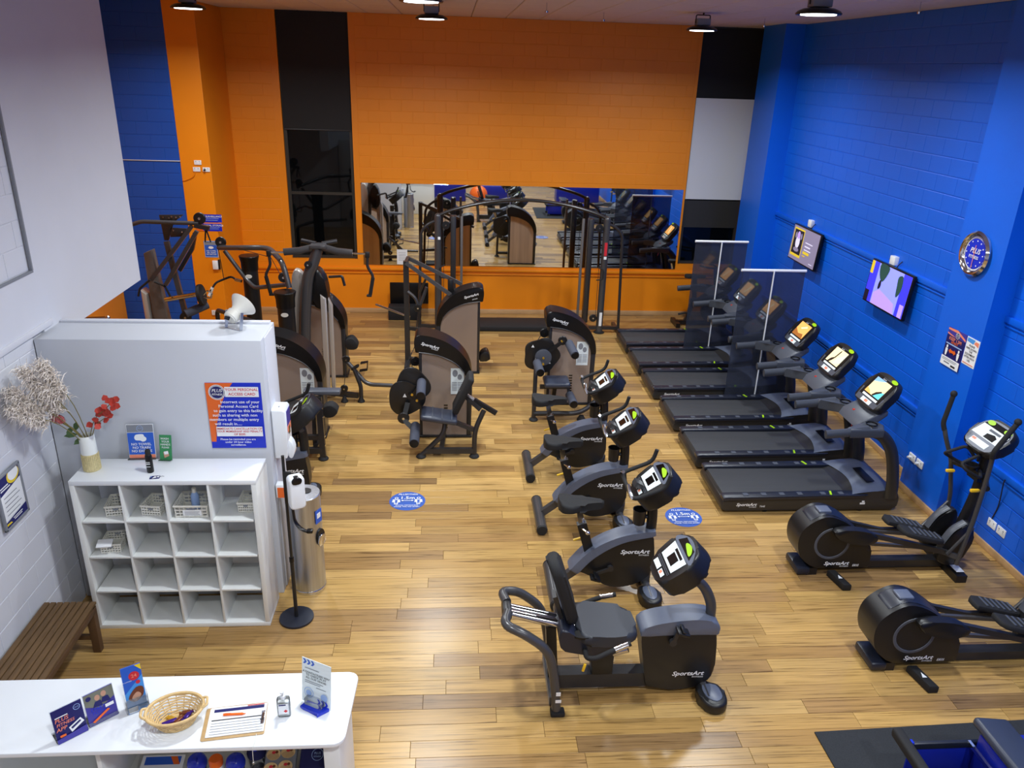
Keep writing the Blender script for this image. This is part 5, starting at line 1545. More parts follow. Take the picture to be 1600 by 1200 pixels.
# sanitiser stand
T = thing('sanitiser_stand', 'black pole stand with round base and white hand sanitiser dispenser', 'stand', (-1.375, 5.77, 0), 0)
B().lathe([(.148, 0), (.15, .008), (.148, .02), (.02, .026)], seg=34).obj('base', 'dark_navy', T)
B().rod((0, 0, .02), (0, 0, .62), .017, 12).rod((0, 0, .60), (0, 0, 1.62), .013, 12).obj('pole', 'black_plastic', T)
B().rod((0, 0, .60), (0, 0, .64), .021, 12).obj('collar', 'black_gloss', T)
B().box((.03, -.03, 1.34), (.07, .02, .30), .004).obj('back_plate', 'black_plastic', T)
B().prism(rrect(.13, .29, .035, 4), .0, .10, 'xy', .018, 3).obj('dispenser', 'white_gloss', T, (.085, -.045, 1.34), (R(90), 0, R(25)))
B().prism(sm([(-.03, .09), (.03, .09), (.04, .13), (0, .15), (-.04, .13)], 3, True), .05, .106, 'xy', .006).obj('level_window', 'black_gloss', T, (.085, -.045, 1.34), (R(90), 0, R(25)))
B().tube([(.06, -.06, 1.16), (.07, -.07, 1.04), (.12, -.09, .98), (.19, -.12, .97)], .028, 10, .06, ry=.012).obj('drip_arm', 'black_gloss', T)
B().box((.20, -.125, .985), (.05, .045, .03), .008).obj('drip_tray', 'black_gloss', T)
# steel bin
T = thing('steel_bin', 'round brushed steel wipe dispenser bin beside the partition', 'bin', (-1.335, 6.24, 0))
B().rod((0, 0, .035), (0, 0, .985), .148, 40).obj('body', 'brushed_steel', T)
B().lathe([(.15, 0), (.153, .01), (.153, .03), (.149, .036)], seg=40).obj('base_ring', 'chrome', T)
B().lathe([(.15, .985), (.151, 1.0), (.145, 1.008), (.0, 1.012)], seg=40, cap=False).obj('lid', 'brushed_steel', T)
B().lathe([(.05, .0), (.05, .004), (.0, .004)], (.02, .02, 1.012), 20).obj('wipe_port', 'black_plastic', T)
B().box((.135, -.065, .80), (.004, .09, .13), .001, rz=R(-26)).obj('sticker', 'ink_mid_blue', T, smooth=0)
B().box((.137, -.0665, .81), (.004, .05, .05), .001, rz=R(-26)).obj('sticker', 'white', T, smooth=0)
B().prism(ell(0, 0, .055, .085, 22), -.004, .012, 'xy').obj('waste_opening', 'black_gloss', T, (.137, -.06, .58), (R(90), 0, R(64)))
B().prism(sm([(-.045, -.07), (.045, -.07), (.045, .01), (0, .03), (-.045, .01)], 3, True), .008, .024, 'xy', .004).obj('bin_flap', 'chrome', T, (.137, -.06, .58), (R(90), 0, R(64)))

# slatted bench by the left wall
T = thing('slatted_bench', 'brown slatted wooden bench along the white left wall', 'bench', (-3.10, 4.83, 0))
for i in range(8):
    B().box((-.182 + .052 * i, 0, .44), (.043, 1.27, .022), .004).obj('slat', 'bench_wood', T)
for s in (-1, 1):
    for q in (-1, 1):
        B().prism([(-.03 * q, 0), (.03 * q, 0), (.035 * q, .43), (-.035 * q, .43)][::q], -.03, .03, 'xz', .004).obj('leg', 'bench_dark', T, (s * .175, q * .58, 0))
    B().box((s * .20, 0, .405), (.025, 1.2, .05), .004).obj('side_rail', 'bench_dark', T)
for q in (-1, 1):
    B().box((0, q * .58, .40), (.34, .04, .055), .004).box((0, q * .58, .14), (.32, .03, .045), .004).obj('cross_rail', 'bench_dark', T)

# ================================================================ reception counter
T = thing('reception_counter', 'white reception counter with rounded top at the bottom left', 'counter', (-1.75, 3.65, 0))
B().prism([(-1.3, -.29)] + [(1.15 - .07 + .07 * math.cos(R(a)), -.29 + .07 + .07 * math.sin(R(a))) for a in range(-90, 1, 15)] + [(1.17 - .06 + .06 * math.cos(R(a)), .275 - .06 + .06 * math.sin(R(a))) for a in range(0, 91, 15)] + [(-1.3, .275)], 1.022, 1.05, 'xy', .004, 2).obj('countertop', 'white_gloss', T)
B().box((1.07, -.01, .51), (.09, .50, 1.02), .003).obj('end_panel', 'laminate', T)
B().box((-.08, .235, .51), (2.25, .02, 1.02), .003).obj('panel', 'laminate', T)
B().box((-.08, -.0, .54), (2.2, .46, .022), .002).obj('shelf_board', 'laminate', T)
B().box((-.08, -.0, .06), (2.2, .46, .022), .002).obj('shelf_board', 'laminate', T)
B().box((-.22, -.01, .53), (.025, .46, .98), .002).obj('divider', 'laminate', T)
ZT = 1.0505
# things on the counter
def stand_card(name, label, w, h, loc, rz, face, items, lean=8, group=None):
    T = thing(name, label, 'brochure', loc, rz, group)
    S = thing_part = bpy.data.objects.new('sheet_stack', None)
    bpy.data.objects.remove(S)
    o = B().box((0, 0, 0), (w, h, .006)).obj('leaflets', face, T, (0, 0, h / 2), (R(90 - lean), 0, 0), smooth=0)
    layers(o, items, z0=.0036)
    B().box((0, -h * .42, .008), (w + .008, h * .10, .0015)).box((0, 0, -.008), (w + .008, h + .004, .0015)).obj('holder', 'clear_acrylic', T, (0, 0, h / 2), (R(90 - lean), 0, 0), smooth=0)
    B().box((0, .04, .002), (w + .008, .10, .003)).obj('foot', 'clear_acrylic', T, smooth=0)
    return T
ang = math.atan2(.214, .247)
stand_card('leaflet_holder', 'navy leaflet with orange lettering about the fitness app, leftmost on the counter', .155, .205, (-2.118, 3.478, ZT), ang, 'ink_navy',
   [('ring', 'ink_pale_blue', .05, .07, .018, .003), ('txt', 'ink_pale_blue', 'PLUS', .05, .07, .010), ('rect', 'white', -.065, .052, .0, .058), ('txt', 'ink_salmon', 'PLUS', -.035, .036, .032, .2), ('txt', 'ink_salmon', 'FITNESS', -.02, .008, .026, .2), ('txt', 'ink_salmon', 'APP', -.045, -.02, .032, .2),
    ('poly', 'white', [(-.01, -.03), (.055, -.0), (.07, -.03), (.0, -.065)]), ('poly', 'ink_navy', [(.0, -.035), (.05, -.012), (.055, -.022), (.005, -.047)]), ('poly', 'ink_purple', [(-.0775, -.1025), (.0775, -.1025), (.0775, -.06), (-.0775, -.075)]), ('rect', 'ink_orange', -.06, -.068, -.03, -.054)], group='leaflets on the counter')
stand_card('leaflet_holder', 'grey and purple leaflet with two people, second from left on the counter', .155, .205, (-1.995, 3.592, ZT), ang, 'ink_purple',
   [('poly', 'ink_grey_green', [(-.0775, .1025), (.0775, .1025), (.0775, .03), (.0, -.01), (-.0775, .03)]), ('poly', 'skin_tone', ell(-.01, .06, .014, .018)), ('poly', 'skin_tone', ell(.025, .07, .014, .018)), ('poly', 'ink_navy', [(-.04, .01), (-.025, .04), (.005, .04), (.01, .0)]), ('poly', 'ink_navy', [(.005, .02), (.015, .05), (.045, .05), (.055, .01)]),
    ('poly', 'ink_navy', ell(-.055, .075, .014)), ('txt', 'ink_blue', 'START', -.02, -.005, .026, .2), ('txt', 'ink_blue', 'TODAY', -.01, -.028, .026, .2), ('poly', 'ink_orange', [(-.06, -.075), (.03, -.03), (.04, -.04), (-.05, -.085)]), ('rect', 'white', .02, -.02, .065, .0)], group='leaflets on the counter')
T = stand_card('leaflet_holder', 'tall narrow blue leaflet with red discs and yellow corner in a clear pocket', .105, .30, (-1.83, 3.665, ZT), R(30), 'ink_mid_blue',
   [('poly', 'ink_sky', [(-.0525, -.15), (.0525, -.15), (.0525, .08), (-.0525, -.02)]), ('poly', 'ink_yellow', [(.02, .15), (.0525, .15), (.0525, .11)]), ('poly', 'ink_red', ell(.01, .085, .028)), ('txt', 'ink_salmon', '24', .01, .085, .03), ('poly', 'ink_red', ell(.025, .04, .012)), ('poly', 'foil_brown', sm([(-.03, -.03), (.01, .01), (.045, -.0), (.04, -.05), (.0, -.08), (-.035, -.06)], 3, True)), ('poly', 'skin_tone', sm([(-.02, -.05), (.01, -.02), (.03, -.045), (.0, -.075)], 3, True)), ('rect', 'white', -.05, -.145, .0, -.11), ('txt', 'white', 'PLUS FITNESS', -.03, .06, .008)], group='leaflets on the counter')
B().box((0, -.02, .05), (.12, .002, .10)).box((-.06, .01, .05), (.002, .06, .10)).box((.06, .01, .05), (.002, .06, .10)).obj('pocket', 'clear_acrylic', T, smooth=0)

# wicker basket with sweets
T = thing('wicker_basket', 'oval woven basket holding wrapped sweets on the counter', 'basket', (-1.57, 3.545, ZT), .25)
def ring(rx, ry, z, n=36, ph=0, wob=0):
    return [(rx * math.cos(2 * PI * i / n), ry * math.sin(2 * PI * i / n), z + wob * math.sin(i * PI * .5 + ph)) for i in range(n)]
for k in range(8):
    t = k / 7
    B().tube(ring(.095 + .055 * t, .072 + .045 * t, .012 + .09 * t, ph=k * 1.57, wob=.004), .005, 6, closed=True).obj('woven_strand', 'wicker', T)
b = B()
for i in range(20):
    a = 2 * PI * i / 20
    b.rod((.092 * math.cos(a), .07 * math.sin(a), .005), (.153 * math.cos(a), .12 * math.sin(a), .106), .003, 5)
b.obj('uprights', 'wicker', T)
B().prism(ell(0, 0, .097, .074, 30), .004, .010, 'xy').obj('bottom', 'wicker', T)
B().tube(ring(.155, .122, .108), .009, 8, closed=True).obj('rim', 'wicker', T)
for s in (-1, 1):
    B().tube([(s * .15, -.04, .112), (s * .175, -.03, .122), (s * .175, .03, .122), (s * .15, .04, .112)], .008, 6, .015).obj('handle', 'wicker', T)
swl = [('long purple wrapped chocolate bar in the basket', 'foil_purple', (-1.60, 3.52, .045), .5, .085), ('brown wrapped sweet in the basket, middle', 'foil_brown', (-1.555, 3.535, .045), 1.0, .05), ('gold wrapped sweet at the basket front', 'foil_gold', (-1.56, 3.505, .04), .2, .05), ('purple wrapped sweet at the right of the basket', 'foil_purple', (-1.515, 3.565, .045), 1.2, .05), ('second gold wrapped sweet beside the long bar', 'foil_gold', (-1.595, 3.555, .035), -.4, .05), ('second brown sweet behind the purple ones', 'foil_brown', (-1.53, 3.595, .04), .3, .05)]
for lb, m, (x, y, z), rz, L in swl:
    T = thing('wrapped_sweet', lb, 'sweet', (x, y, ZT + z - .010), rz, 'sweets in the basket')
    B().box((0, 0, 0), (L, .026, .018), .007, 2).obj('wrapper', m, T)
    for s in (-1, 1):
        B().prism([(s * L / 2, -.006), (s * (L / 2 + .014), -.014), (s * (L / 2 + .014), .014), (s * L / 2, .006)][::s], -.002, .003, 'xy').obj('twist_end', m, T, smooth=0)
# clipboard, papers, pen
T = thing('clipboard', 'brown clipboard with sign-in sheets on the counter', 'clipboard', (-1.245, 3.545, ZT), R(7))
B().prism(rrect(.345, .245, .012, 3), 0, .005, 'xy', .001).obj('board', 'kraft_board', T)
for k, (a, dx) in enumerate(((0, 0), (.012, .002), (-.015, .004))):
    pp = B().box((.008 + dx, .004, .0065 + .0016 * k), (.315, .215, .0012), rz=a).obj('paper', 'white', T, smooth=0)
P_ = bpy.data.objects['paper.002'] if 'paper.002' in bpy.data.objects else pp
layers(pp, [('rect', 'ink_navy', -.125, .075, .155, .098), ('rects', 'ink_black', [(-.13, .01, .155, .017)]), ('rects', 'ink_grey', [(-.13, -.012 - .02 * i, .16, -.009 - .02 * i) for i in range(5)]), ('rect', 'ink_red', .06, .10, .155, .106), ('rects', 'ink_black', [(.14, -.02, .16, -.014)])], z0=.0105)
B().box((.155, .0, .010), (.02, .10, .006), .002).obj('clip', 'chrome', T)
T = thing('orange_pen', 'orange pen lying across the clipboard', 'pen', (-1.265, 3.585, ZT + .017), R(2))
B().rod((-.055, 0, 0), (.055, 0, 0), .007, 10).obj('barrel', 'orange_plastic', T)
B().rod((.055, 0, 0), (.072, 0, 0), .005, 8, .002).obj('tip', 'orange_plastic', T)
B().rod((-.045, 0, .008), (-.01, 0, .008), .002, 6).obj('clip', 'ink_orange', T)
T = thing('bead_cord', 'thin pale cord with a bead hanging from the clipboard over the counter edge', 'cord', (-1.10, 3.36, ZT))
B().tube(sm([(0, .08, .010), (.005, .03, .004), (.0, -.008, .003), (-.003, -.012, -.03), (-.005, -.012, -.10)], 4), .0018, 5).obj('string', 'off_white', T)
B().ball((-.005, -.012, -.107), .008, 10).obj('bead', 'chrome', T)
# sanitiser bottle
T = thing('sanitiser_bottle', 'clear hand sanitiser pump bottle with white pump on the counter', 'bottle', (-.972, 3.585, ZT), R(5))
B().prism(rrect(.075, .042, .016, 4), 0, .13, 'xy', .008, 2).obj('bottle', 'clear_acrylic', T)
B().prism(rrect(.066, .034, .013, 4), .004, .105, 'xy', .006, 2).obj('gel', 'ceramic_white', T)
B().rod((0, 0, .13), (0, 0, .15), .016, 14).rod((0, 0, .15), (0, 0, .19), .006, 8).box((0, -.012, .195), (.018, .05, .012), .004).obj('pump', 'white', T)
lb = B().box((0, -.0222, .065), (.058, .001, .075)).obj('label', 'white', T, smooth=0)
B().box((-.005, -.0232, .095), (.04, .001, .008)).obj('printed_band', 'ink_navy', T, smooth=0)
B().box((.012, -.0232, .05), (.016, .001, .016), ry=PI / 4).obj('hazard_diamond', 'ink_red', T, smooth=0)
# acrylic sign with blue grip
T = thing('table_sign', 'upright sheet with blue chevrons and small print in a blue clip on the counter', 'sign', (-.792, 3.66, ZT), R(-28))
o = B().box((0, 0, 0), (.205, .30, .003)).obj('sheet', 'console_white', T, (0, 0, .158), (R(84), 0, 0), smooth=0)
layers(o, [('polys', 'ink_mid_blue', [[(-.095 + .028 * i, .145), (-.08 + .028 * i, .145), (-.068 + .028 * i, .128), (-.08 + .028 * i, .112), (-.095 + .028 * i, .112), (-.083 + .028 * i, .128)] for i in range(3)]),
           ('rects', 'ink_grey', [(-.08, .085, .02, .09), (-.08, .0, .05, .004), (-.08, -.012, .03, -.008), (.0, -.03, .07, -.026)]), ('txt', 'ink_black', 'A CONTACTLESS WAY', .0, .06, .0185), ('txt', 'ink_black', 'TO CHECK IN AT', .0, .043, .0185), ('txt', 'ink_black', 'ALL OUR VENUES', .0, .024, .0185),
           ('ring', 'ink_pale_blue', -.05, -.075, .034, .004), ('poly', 'ink_pale_blue', ell(-.05, -.078, .02)), ('polys', 'ink_blue', [[(.01 + .026 * i, -.10), (.024 + .026 * i, -.10), (.036 + .026 * i, -.118), (.024 + .026 * i, -.136), (.01 + .026 * i, -.136), (.022 + .026 * i, -.118)] for i in range(3)]), ('poly', 'ink_pale_blue', ell(.06, -.075, .024))], z0=.002)
B().prism([(-.05, -.075), (.05, -.075), (.06, -.09), (.095, -.02), (.085, .0), (-.065, .0), (-.075, -.07)], 0, .022, 'xy', .005).obj('grip_base', 'blue_plastic', T)
B().box((0, -.03, .045), (.12, .045, .045), .006).obj('clear_block', 'clear_acrylic', T)

# things on the shelf under the counter
ZS = .5515
T = thing('price_card', 'white price list card with blue and orange header under the counter', 'sign', (-1.745, 3.55, ZS + .046), rot=(R(15), 0, 0))
B().box((0, 0, 0), (.25, .32, .004)).obj('card', 'white', T, smooth=0)
layers(T, [('rect', 'ink_mid_blue', -.105, .10, .105, .15), ('poly', 'ink_orange', [(.04, .15), (.08, .15), (.105, .10), (.07, .10)]), ('txt', 'ink_black', 'PLUS FITNESS PRICE LIST', 0, .065, .015), ('rects', 'ink_grey', [(-.09, .045 - .018 * i, .06, .049 - .018 * i) for i in range(7)] + [(.08, .045 - .018 * i, .095, .049 - .018 * i) for i in range(7)])], z0=.0028)
for k, (x, y) in enumerate(((-1.517, 3.60), (-1.29, 3.59), (-1.185, 3.67))):
    T = thing('shaker_bottle', ['clear shaker with shiny blue lid, left one under the counter', 'clear shaker with shiny blue lid, right of the white bottle under the counter', 'clear shaker with dark blue lid farther back under the counter'][k], 'bottle', (x, y, ZS), 0, 'shakers under the counter')
    B().lathe([(.04, 0), (.045, .01), (.052, .12)], seg=22).obj('cup', 'clear_acrylic', T)
    B().lathe([(.056, .115), (.058, .135), (.05, .165), (.03, .185), (.0, .19)], seg=22).obj('lid', 'blue_plastic' if k < 2 else 'navy_fabric', T)
    B().box((0, -.03, .185), (.03, .03, .016), .005).obj('spout', 'blue_plastic', T)
T = thing('squeeze_bottle', 'white bottle with bright orange cap between the blue shakers', 'bottle', (-1.403, 3.59, ZS))
B().lathe([(.038, 0), (.042, .01), (.042, .11), (.036, .13)], seg=22).obj('body', 'white', T)
B().lathe([(.04, .128), (.041, .165), (.034, .175)], seg=22).obj('cap', 'orange_plastic', T)
B().prism(ell(0, 0, .026, .02, 20), 0, .002, 'xy').obj('emblem', 'ink_navy', T, (0, -.0435, .06), ROT_S)
T = thing('snack_pouch', 'grey pouch printed with muffins and berries under the counter', 'pouch', (-1.025, 3.55, ZS + .097), rot=(R(28), 0, 0))
B().prism(rrect(.19, .30, .02, 3), -.02, .02, 'xy', .018, 2).obj('pouch', 'ink_grey', T)
its = []
for x, y in ((-.045, .09), (.04, .10), (-.05, .01), (.035, .02)):
    its += [('poly', 'wicker', ell(x, y, .042, .034)), ('poly', 'kraft_board', ell(x, y - .012, .036, .02)), ('poly', 'ink_red', ell(x, y + .01, .012, .009, 10)), ('poly', 'foil_brown', ell(x + .018, y + .012, .009, .008, 10))]
layers(T, its, z0=.0205)
T = thing('folded_towel', 'folded navy cloth with a pale ring emblem at the right end under the counter', 'towel', (-.825, 3.55, ZS + .110), rot=(R(28), 0, 0))
B().prism(rrect(.17, .30, .03, 3), -.03, .03, 'xy', .025, 3).obj('cloth', 'navy_fabric', T)
layers(T, [('ring', 'ink_pale_blue', .02, .07, .035, .003), ('txt', 'ink_pale_blue', 'PLUS', .02, .077, .018), ('txt', 'ink_pale_blue', 'FITNESS', .02, .058, .012)], z0=.031)

# ================================================================ walls: signs, sockets, screens, clock
sheet('surveillance_sign', 'upper blue sign with white lettering on the orange pier', 'sign', .43, .13, (-4.115, 13.585, 2.075), ROT_S, 'ink_blue',
      [('ring', 'white', -.17, -.01, .05, .008), ('poly', 'ink_orange', [(-.215, -.065), (-.13, -.065), (-.215, -.02)]), ('txt', 'white', '24H SURVEILLANCE', .05, .03, .04), ('rects', 'ink_pale_blue', [(-.08, -.005, .17, .003), (-.06, -.035, .15, -.027)])], group='signs on the orange pier')
sheet('storage_sign', 'lower blue sign with orange edge on the orange pier', 'sign', .43, .14, (-4.125, 13.585, 1.93), ROT_S, 'ink_blue',
      [('rect', 'ink_salmon', -.215, .055, .215, .07), ('ring', 'white', -.17, -.02, .045, .008), ('poly', 'ink_orange', [(-.215, -.07), (-.08, -.07), (-.14, -.01), (-.215, .03)]), ('txt', 'white', 'PERSONAL STORAGE', .05, .025, .04), ('rects', 'ink_pale_blue', [(-.04, -.01, .18, -.003), (-.04, -.035, .16, -.028)])], group='signs on the orange pier')
sheet('towel_notice', 'small blue towel notice with pale edge on the orange pier', 'sign', .22, .285, (-4.13, 13.585, 1.55), ROT_S, 'ink_pale_blue',
      [('rect', 'ink_mid_blue', -.1, -.125, .1, .07), ('rect', 'ink_grey', -.1, .075, .1, .13), ('poly', 'white', sm([(-.04, .03), (-.02, .05), (.03, .045), (.045, .02), (.0, .005), (-.035, .015)], 3, True)), ('txt', 'white', 'NO TOWEL', 0, -.03, .03), ('txt', 'white', 'NO TRAIN', 0, -.06, .03), ('txt', 'white', 'NO EXCUSE', 0, -.09, .03)], group='signs on the orange pier')
def socket(label, loc, rot, w=.115, h=.072, plug=False, dark=False, grp=None):
    T = thing('power_socket', label, 'socket', loc, rot=rot, group=grp)
    B().prism(rrect(w, h, .006, 2), -.002, .010, 'xy', .003).obj('plate', 'white', T)
    b = B()
    for s in (-1, 1):
        b.box((s * w * .24, -.004, .0105), (.003, .014, .002), rz=.4 * s).box((s * w * .24, .018, .011), (.014, .010, .004), .001)
    b.obj('slots', 'ink_grey', T, smooth=0)
    if plug:
        B().rod((-w * .2, -.006, .010), (-w * .2, -.006, .05), .018, 10, .014).obj('plug', 'white' if not dark else 'black_plastic', T)
    return T
socket('upper white switch plate on the orange pier', (-4.185, 13.583, 2.985), ROT_S, grp='white plates on the orange pier')
socket('lower left white plate on the orange pier with a dangling wire', (-4.215, 13.583, 2.875), ROT_S, grp='white plates on the orange pier')
socket('lower right white plate on the orange pier with a black plug', (-4.06, 13.583, 2.875), ROT_S, plug=True, dark=True, grp='white plates on the orange pier')
tag(B().tube(sm([(-4.24, 13.575, 2.84), (-4.28, 13.57, 2.76), (-4.40, 13.575, 2.70), (-4.462, 13.575, 2.69)], 4), .007, 6).obj('loose_wire', 'orange_paint'), 'loose orange-painted wire hanging under the plates on the orange pier', 'wire')
socket('white wall socket low on the orange pier', (-4.17, 13.583, .42), ROT_S, .14, .09)
T = thing('card_reader', 'white and black control box beside the towel notice on the orange pier', 'switch', (-4.06, 13.585, 1.28), rot=ROT_S)
B().box((-.02, 0, .02), (.09, .15, .04), .006).obj('body', 'white', T)
B().box((.045, .01, .016), (.03, .17, .03), .004).obj('side', 'black_plastic', T)
for k, yv in enumerate((12.04, 9.52)):
    T = thing('power_point', ['white power point above the farther wall television', 'white power point above the nearer wall television'][k], 'socket', (XR - .003, yv, 2.46), rot=ROT_R, group='power points above the televisions')
    B().box((0, 0, .03), (.12, .11, .06), .006).obj('box', 'white', T)
    B().rod((-.06, 0, .035), (-.085, 0, .035), .016, 10).obj('plug', 'black_plastic', T)
socket('left white socket low on the blue wall behind the nearest treadmill', (5.445, 7.92, .46), ROT_R, .13, .09, True, grp='sockets on the blue wall')
socket('right white socket low on the blue wall behind the nearest treadmill', (5.445, 7.76, .46), ROT_R, .13, .09, True, grp='sockets on the blue wall')
socket('left white socket low on the blue wall behind the elliptical', (XR - .004, 6.70, .31), ROT_R, .13, .09, grp='sockets on the blue wall')
socket('right white socket low on the blue wall behind the elliptical', (XR - .004, 6.55, .31), ROT_R, .13, .09, grp='sockets on the blue wall')
tag(B().tube(sm([(XR - .01, 6.72, .36), (XR - .015, 6.68, .55), (XR - .05, 6.66, .80), (XR - .045, 6.66, .86)], 4), .006, 6).obj('wall_cable', 'dark_navy'), 'thin dark cable running down the blue wall to the sockets', 'cable')

def tv(label, yc, zc, items, tilt, turn):
    T = thing('wall_television', label, 'television', (XR - .12, yc, zc), 0, 'televisions on the blue wall')
    M = Euler((R(90 - tilt), 0, R(-90 + turn)))
    s = B().box((0, 0, -.02), (1.0, .57, .045), .008).obj('screen_body', 'black_gloss', T, None, M)
    layers(s, items, z0=.0032)
    B().box((.04, 0, .0), (.05, .3, .3), .01).bar([(.12, 0, 0), (.03, 0, 0)], .12, .2).obj('wall_bracket', 'black_plastic', T)
    B().tube([(.05, 0, .25), (.09, -.02, .33), (.11, -.03, .36)], .006, 6).obj('cable', 'black_plastic', T)
tv('wall television with a grey picture of a player card, the farther of two', 11.97, 2.11, [('rect', 'tv_grey', -.48, -.265, .48, .265), ('rect', 'tv_yellow', -.44, -.21, -.06, .235), ('rect', 'tv_dark', -.42, -.17, -.08, .21), ('poly', 'tv_pale', ell(-.25, .02, .075, .10)), ('poly', 'tv_mauve', ell(-.25, .13, .05, .06)), ('poly', 'tv_grey', ell(-.34, .12, .035, .05)), ('poly', 'tv_grey', ell(-.15, .12, .035, .05)), ('poly', 'tv_grey', ell(-.25, -.10, .10, .035)),
    ('rect', 'tv_yellow', -.40, -.195, -.28, -.18), ('rects', 'tv_pale', [(.04, .06, .30, .075), (.04, .0, .24, .02), (.04, -.05, .28, -.035), (.30, -.22, .42, -.21)]), ('rect', 'tv_yellow', .02, -.11, .24, -.07), ('rect', 'tv_yellow', .02, -.15, .12, -.135)], 4, 0)
tv('wall television with a purple-blue picture, the nearer of two', 9.40, 2.12, [('rect', 'tv_lilac', -.48, -.265, .48, .265), ('rect', 'tv_blue', -.48, -.265, -.30, .265), ('rect', 'tv_blue', .30, -.265, .48, .265), ('poly', 'tv_mauve', [(-.28, -.265), (.28, -.265), (.24, -.14), (-.16, -.05), (-.28, -.12)]), ('poly', 'tv_green', sm([(-.26, .265), (-.06, .265), (-.05, .18), (-.14, .05), (-.24, .12)], 3, True)), ('poly', 'tv_green', sm([(.20, .20), (.30, .22), (.32, .05), (.24, -.05), (.21, .08)], 3, True)), ('rect', 'tv_yellow', -.48, .10, -.41, .265), ('poly', 'tv_dark', sm([(-.19, .06), (-.16, .06), (-.15, -.02), (-.20, -.06), (-.21, .0)], 3, True)), ('rect', 'tv_dark', -.48, -.265, -.38, -.12), ('rect', 'tv_mauve', .38, -.26, .47, -.1)], 4, 0)
# clock
T = thing('wall_clock', 'round wall clock with chrome rim and blue face on the blue pillar', 'clock', (5.448, 7.715, 2.95), rot=ROT_R)
B().lathe([(.225, .0), (.235, .03), (.215, .055), (.185, .045), (.175, .03), (.17, .02), (.0, .02)], seg=40, cap=False).obj('rim', 'chrome', T)
f = B().prism(ell(0, 0, .172, n=36), .018, .022, 'xy').obj('face', 'white', T)
layers(f, [('poly', 'ink_purple', ell(0, 0, .16, n=36)), ('poly', 'ink_blue', ell(0, 0, .156, n=36))] + [('poly', 'white', ell(.132 * math.sin(R(30 * i)), .132 * math.cos(R(30 * i)), .008, n=8)) for i in range(12)] +
       [('txt', 'white', 'PLUS', .005, .03, .075, .3), ('txt', 'white', 'FITNESS', 0, -.035, .045, .1), ('poly', 'ink_salmon', [(-.004, -.15), (.004, -.15), (.006, .09), (-.002, .09)]), ('poly', 'ink_salmon', [(.0, -.006), (.0, .006), (-.05, .06)])], z0=.023)
# posters on the pillar
sheet('distance_poster', 'purple and orange distance poster with two white figures on the blue pillar', 'poster', .32, .42, (5.4465, 7.69, 1.905), ROT_R, 'ink_purple',
      [('poly', 'ink_salmon', [(-.16, .20), (.0, .21), (.16, .15), (.16, .13), (.0, .18), (-.16, .18)]), ('poly', 'ink_salmon', [(-.16, .15), (.16, .10), (.16, .085), (-.16, .135)]), ('rect', 'ink_navy', -.16, -.11, .16, .125)] + LOGO(.02, .155, .035) +
      [('txt', 'ink_salmon', 'KEEP 1.5M', 0, .095, .05), ('txt', 'ink_orange', 'APART', 0, .06, .04), ('rect', 'ink_pale_blue', -.14, .028, .14, .042),
       ('poly', 'white', ell(-.105, .0, .014, .018)), ('poly', 'white', [(-.125, -.02), (-.085, -.02), (-.085, -.055), (-.095, -.10), (-.118, -.10), (-.125, -.055)]), ('poly', 'white', ell(.105, .0, .014, .018)), ('poly', 'white', [(.125, -.02), (.085, -.02), (.085, -.055), (.095, -.10), (.118, -.10), (.125, -.055)]),
       ('poly', 'ink_orange', [(-.065, -.035), (-.03, -.005), (-.03, -.02), (.03, -.02), (.03, -.005), (.065, -.035), (.03, -.065), (.03, -.05), (-.03, -.05), (-.03, -.065)]),
       ('rect', 'white', -.16, -.21, .16, -.112), ('rects', 'ink_grey', [(-.14, -.135, .12, -.128), (-.14, -.15, .10, -.143), (-.1, -.18, .0, -.165)]), ('rect', 'ink_black', .03, -.195, .11, -.175)], group='posters on the blue pillar')
sheet('wipe_down_notice', 'white notice asking to wipe down the equipment, on the blue pillar', 'poster', .21, .30, (5.4465, 7.412, 1.965), ROT_R, 'white',
      [('poly', 'ink_sky', [(-.095, .14), (.03, .14), (.01, .09), (-.095, .10)]), ('poly', 'ink_salmon', [(.04, .13), (.095, .13), (.095, .08), (.02, .10)])] +
      [('txt', 'ink_black', s, 0, y, .030) for s, y in (('PLEASE', .065), ('WIPE DOWN', .033), ('THE', .003), ('EQUIPMENT', -.028), ('AFTER EACH', -.06), ('USE', -.092))] + [('rect', 'ink_salmon', -.09, -.13, .09, -.122)], group='posters on the blue pillar')
sheet('mirror_note', 'white paper note at the lower left of the mirror', 'note', .20, .29, (-.985, YB - .0185, 1.125), ROT_S, 'white', [('rects', 'ink_grey', [(-.07, .08 - .03 * i, .07, .086 - .03 * i) for i in range(6)])], t=.002)
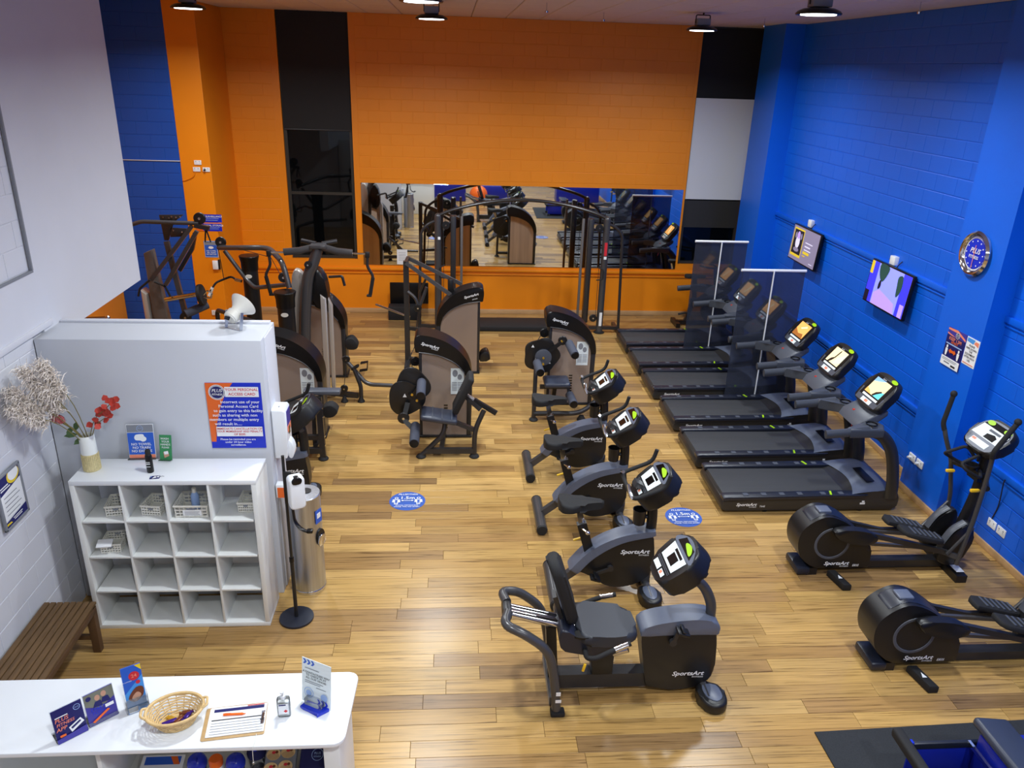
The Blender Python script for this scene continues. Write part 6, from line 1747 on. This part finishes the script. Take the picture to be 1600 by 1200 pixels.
# floor stickers
for lb, x, y in (('blue oval distance sticker on the floor in front of the leg curl machine', -.508, 7.78), ('blue distance sticker on the floor between the bikes and the nearest treadmill', 2.578, 7.385)):
    T = thing('floor_sticker', lb, 'sticker', (x, y, .0006), 0, 'floor stickers')
    B().prism(ell(0, 0, .203, n=44), 0, .0015, 'xy').obj('vinyl', 'decal_blue', T, smooth=0)
    fig = []
    for s in (-1, 1):
        fig += [('poly', 'white', ell(s * .125, .06, .022, n=14)), ('poly', 'white', [(s * .125 - .04, .03), (s * .125 + .04, .03), (s * .125 + .045, -.03), (s * .125 + .022, -.03), (s * .125 + .02, -.075), (s * .125 - .02, -.075), (s * .125 - .022, -.03), (s * .125 - .045, -.03)]),
                ('poly', 'decal_blue', ell(s * .125, .06, .013, n=12)), ('poly', 'decal_blue', [(s * .125 - .014, .02), (s * .125 + .014, .02), (s * .125 + .012, -.065), (s * .125 + .003, -.065), (s * .125, -.02), (s * .125 - .003, -.065), (s * .125 - .012, -.065)])]
    layers(T, fig + [('txt', 'white', 'PLUS', -.06, .135, .045, .2), ('txt', 'white', 'FITNESS', .05, .135, .036, .2), ('txt', 'white', '1.5m', 0, .055, .085), ('rect', 'white', -.05, -.008, .05, .0), ('poly', 'white', [(-.072, -.004), (-.048, .012), (-.048, -.02)]), ('poly', 'white', [(.072, -.004), (.048, .012), (.048, -.02)]),
                     ('txt', 'white', 'SOCIAL DISTANCING', 0, -.11, .026), ('txt', 'white', 'STAND THIS FAR APART', 0, -.142, .026)], z0=.0016)

# ================================================================ mat and blue bench at the lower right
mt = tag(B().prism([(2.74, 4.32), (2.80, 2.2), (5.2, 2.2), (5.2, 4.40)], .0005, .014, 'xy', .003).obj('rubber_mat', 'mat_rubber'), 'black speckled rubber floor mat at the lower right', 'mat')
T = thing('padded_bench', 'blue framed gym bench with black end pads on the rubber mat', 'bench', (3.55, 3.55, .0145))
B().prism(rrect(.075, .075, .02, 3), -.40, .42, 'yz' if False else 'xz', .02, 2, m=Matrix.Translation((-.44, 0, .36))).obj('end_roll', 'black_rubber', T)
for s in (-1, 1):
    B().box((-.02, s * .30, .345), (.78, .03, .05), .006).obj('top_rail', 'dark_navy', T)
    B().box((-.02, s * .30, .19), (.76, .014, .26), .003).obj('side_panel', 'blue_vinyl', T)
    for xx in (-.38, .34):
        B().box((xx, s * .30, .03), (.07, .06, .06), .01).obj('foot', 'black_rubber', T)
B().box((-.40, .30, .375), (.03, .035, .02), .004).obj('corner_cap', 'blue_plastic', T)
B().box((.0, 0, .09), (.70, .56, .02), .004).obj('floor_plate', 'black_rubber', T)
B().bar([(.02, -.30, .36), (.02, .30, .36)], .03, .02).obj('cross_rod', 'chrome', T)
B().box((.16, 0, .30), (.20, .56, .30), .01).obj('pad_support', 'blue_vinyl', T)
B().box((.16, .02, .50), (.26, .66, .07), .03, 3, ry=.12).obj('seat_pad', 'pad_vinyl', T)
B().box((.60, .10, .25), (.50, .50, .22), .01).obj('panel', 'blue_vinyl', T)
B().box((.85, .28, .16), (.10, .08, .3), .01).obj('leg', 'black_plastic', T)

# ================================================================ below the gallery, seen in the mirror only
for lb, c, d, m in (('long blue vaulting box below the gallery, seen in the mirror', (-.2, .9, .35), (1.3, .6, .7), 'blue_vinyl'), ('short blue padded bench below the gallery, seen in the mirror', (1.5, .4, .25), (1.2, .5, .5), 'blue_vinyl'), ('blue padded bench by the right wall below the gallery, seen in the mirror', (4.6, .6, .3), (1.6, .6, .6), 'blue_vinyl')):
    T = thing('soft_box', lb, 'gym box', (c[0], c[1], 0), 0, 'blue boxes below the gallery')
    B().box((0, 0, c[2] + .01), d, .03, 2).obj('padding', m, T)
    B().box((0, 0, .01), (d[0] * .9, d[1] * .9, .02)).obj('base', 'black_rubber', T)
T = thing('orange_ball', 'orange exercise ball below the gallery, seen in the mirror', 'ball', (.9, 1.55, .32))
B().ball((0, 0, 0), .32, 24).obj('ball', 'orange_plastic', T)
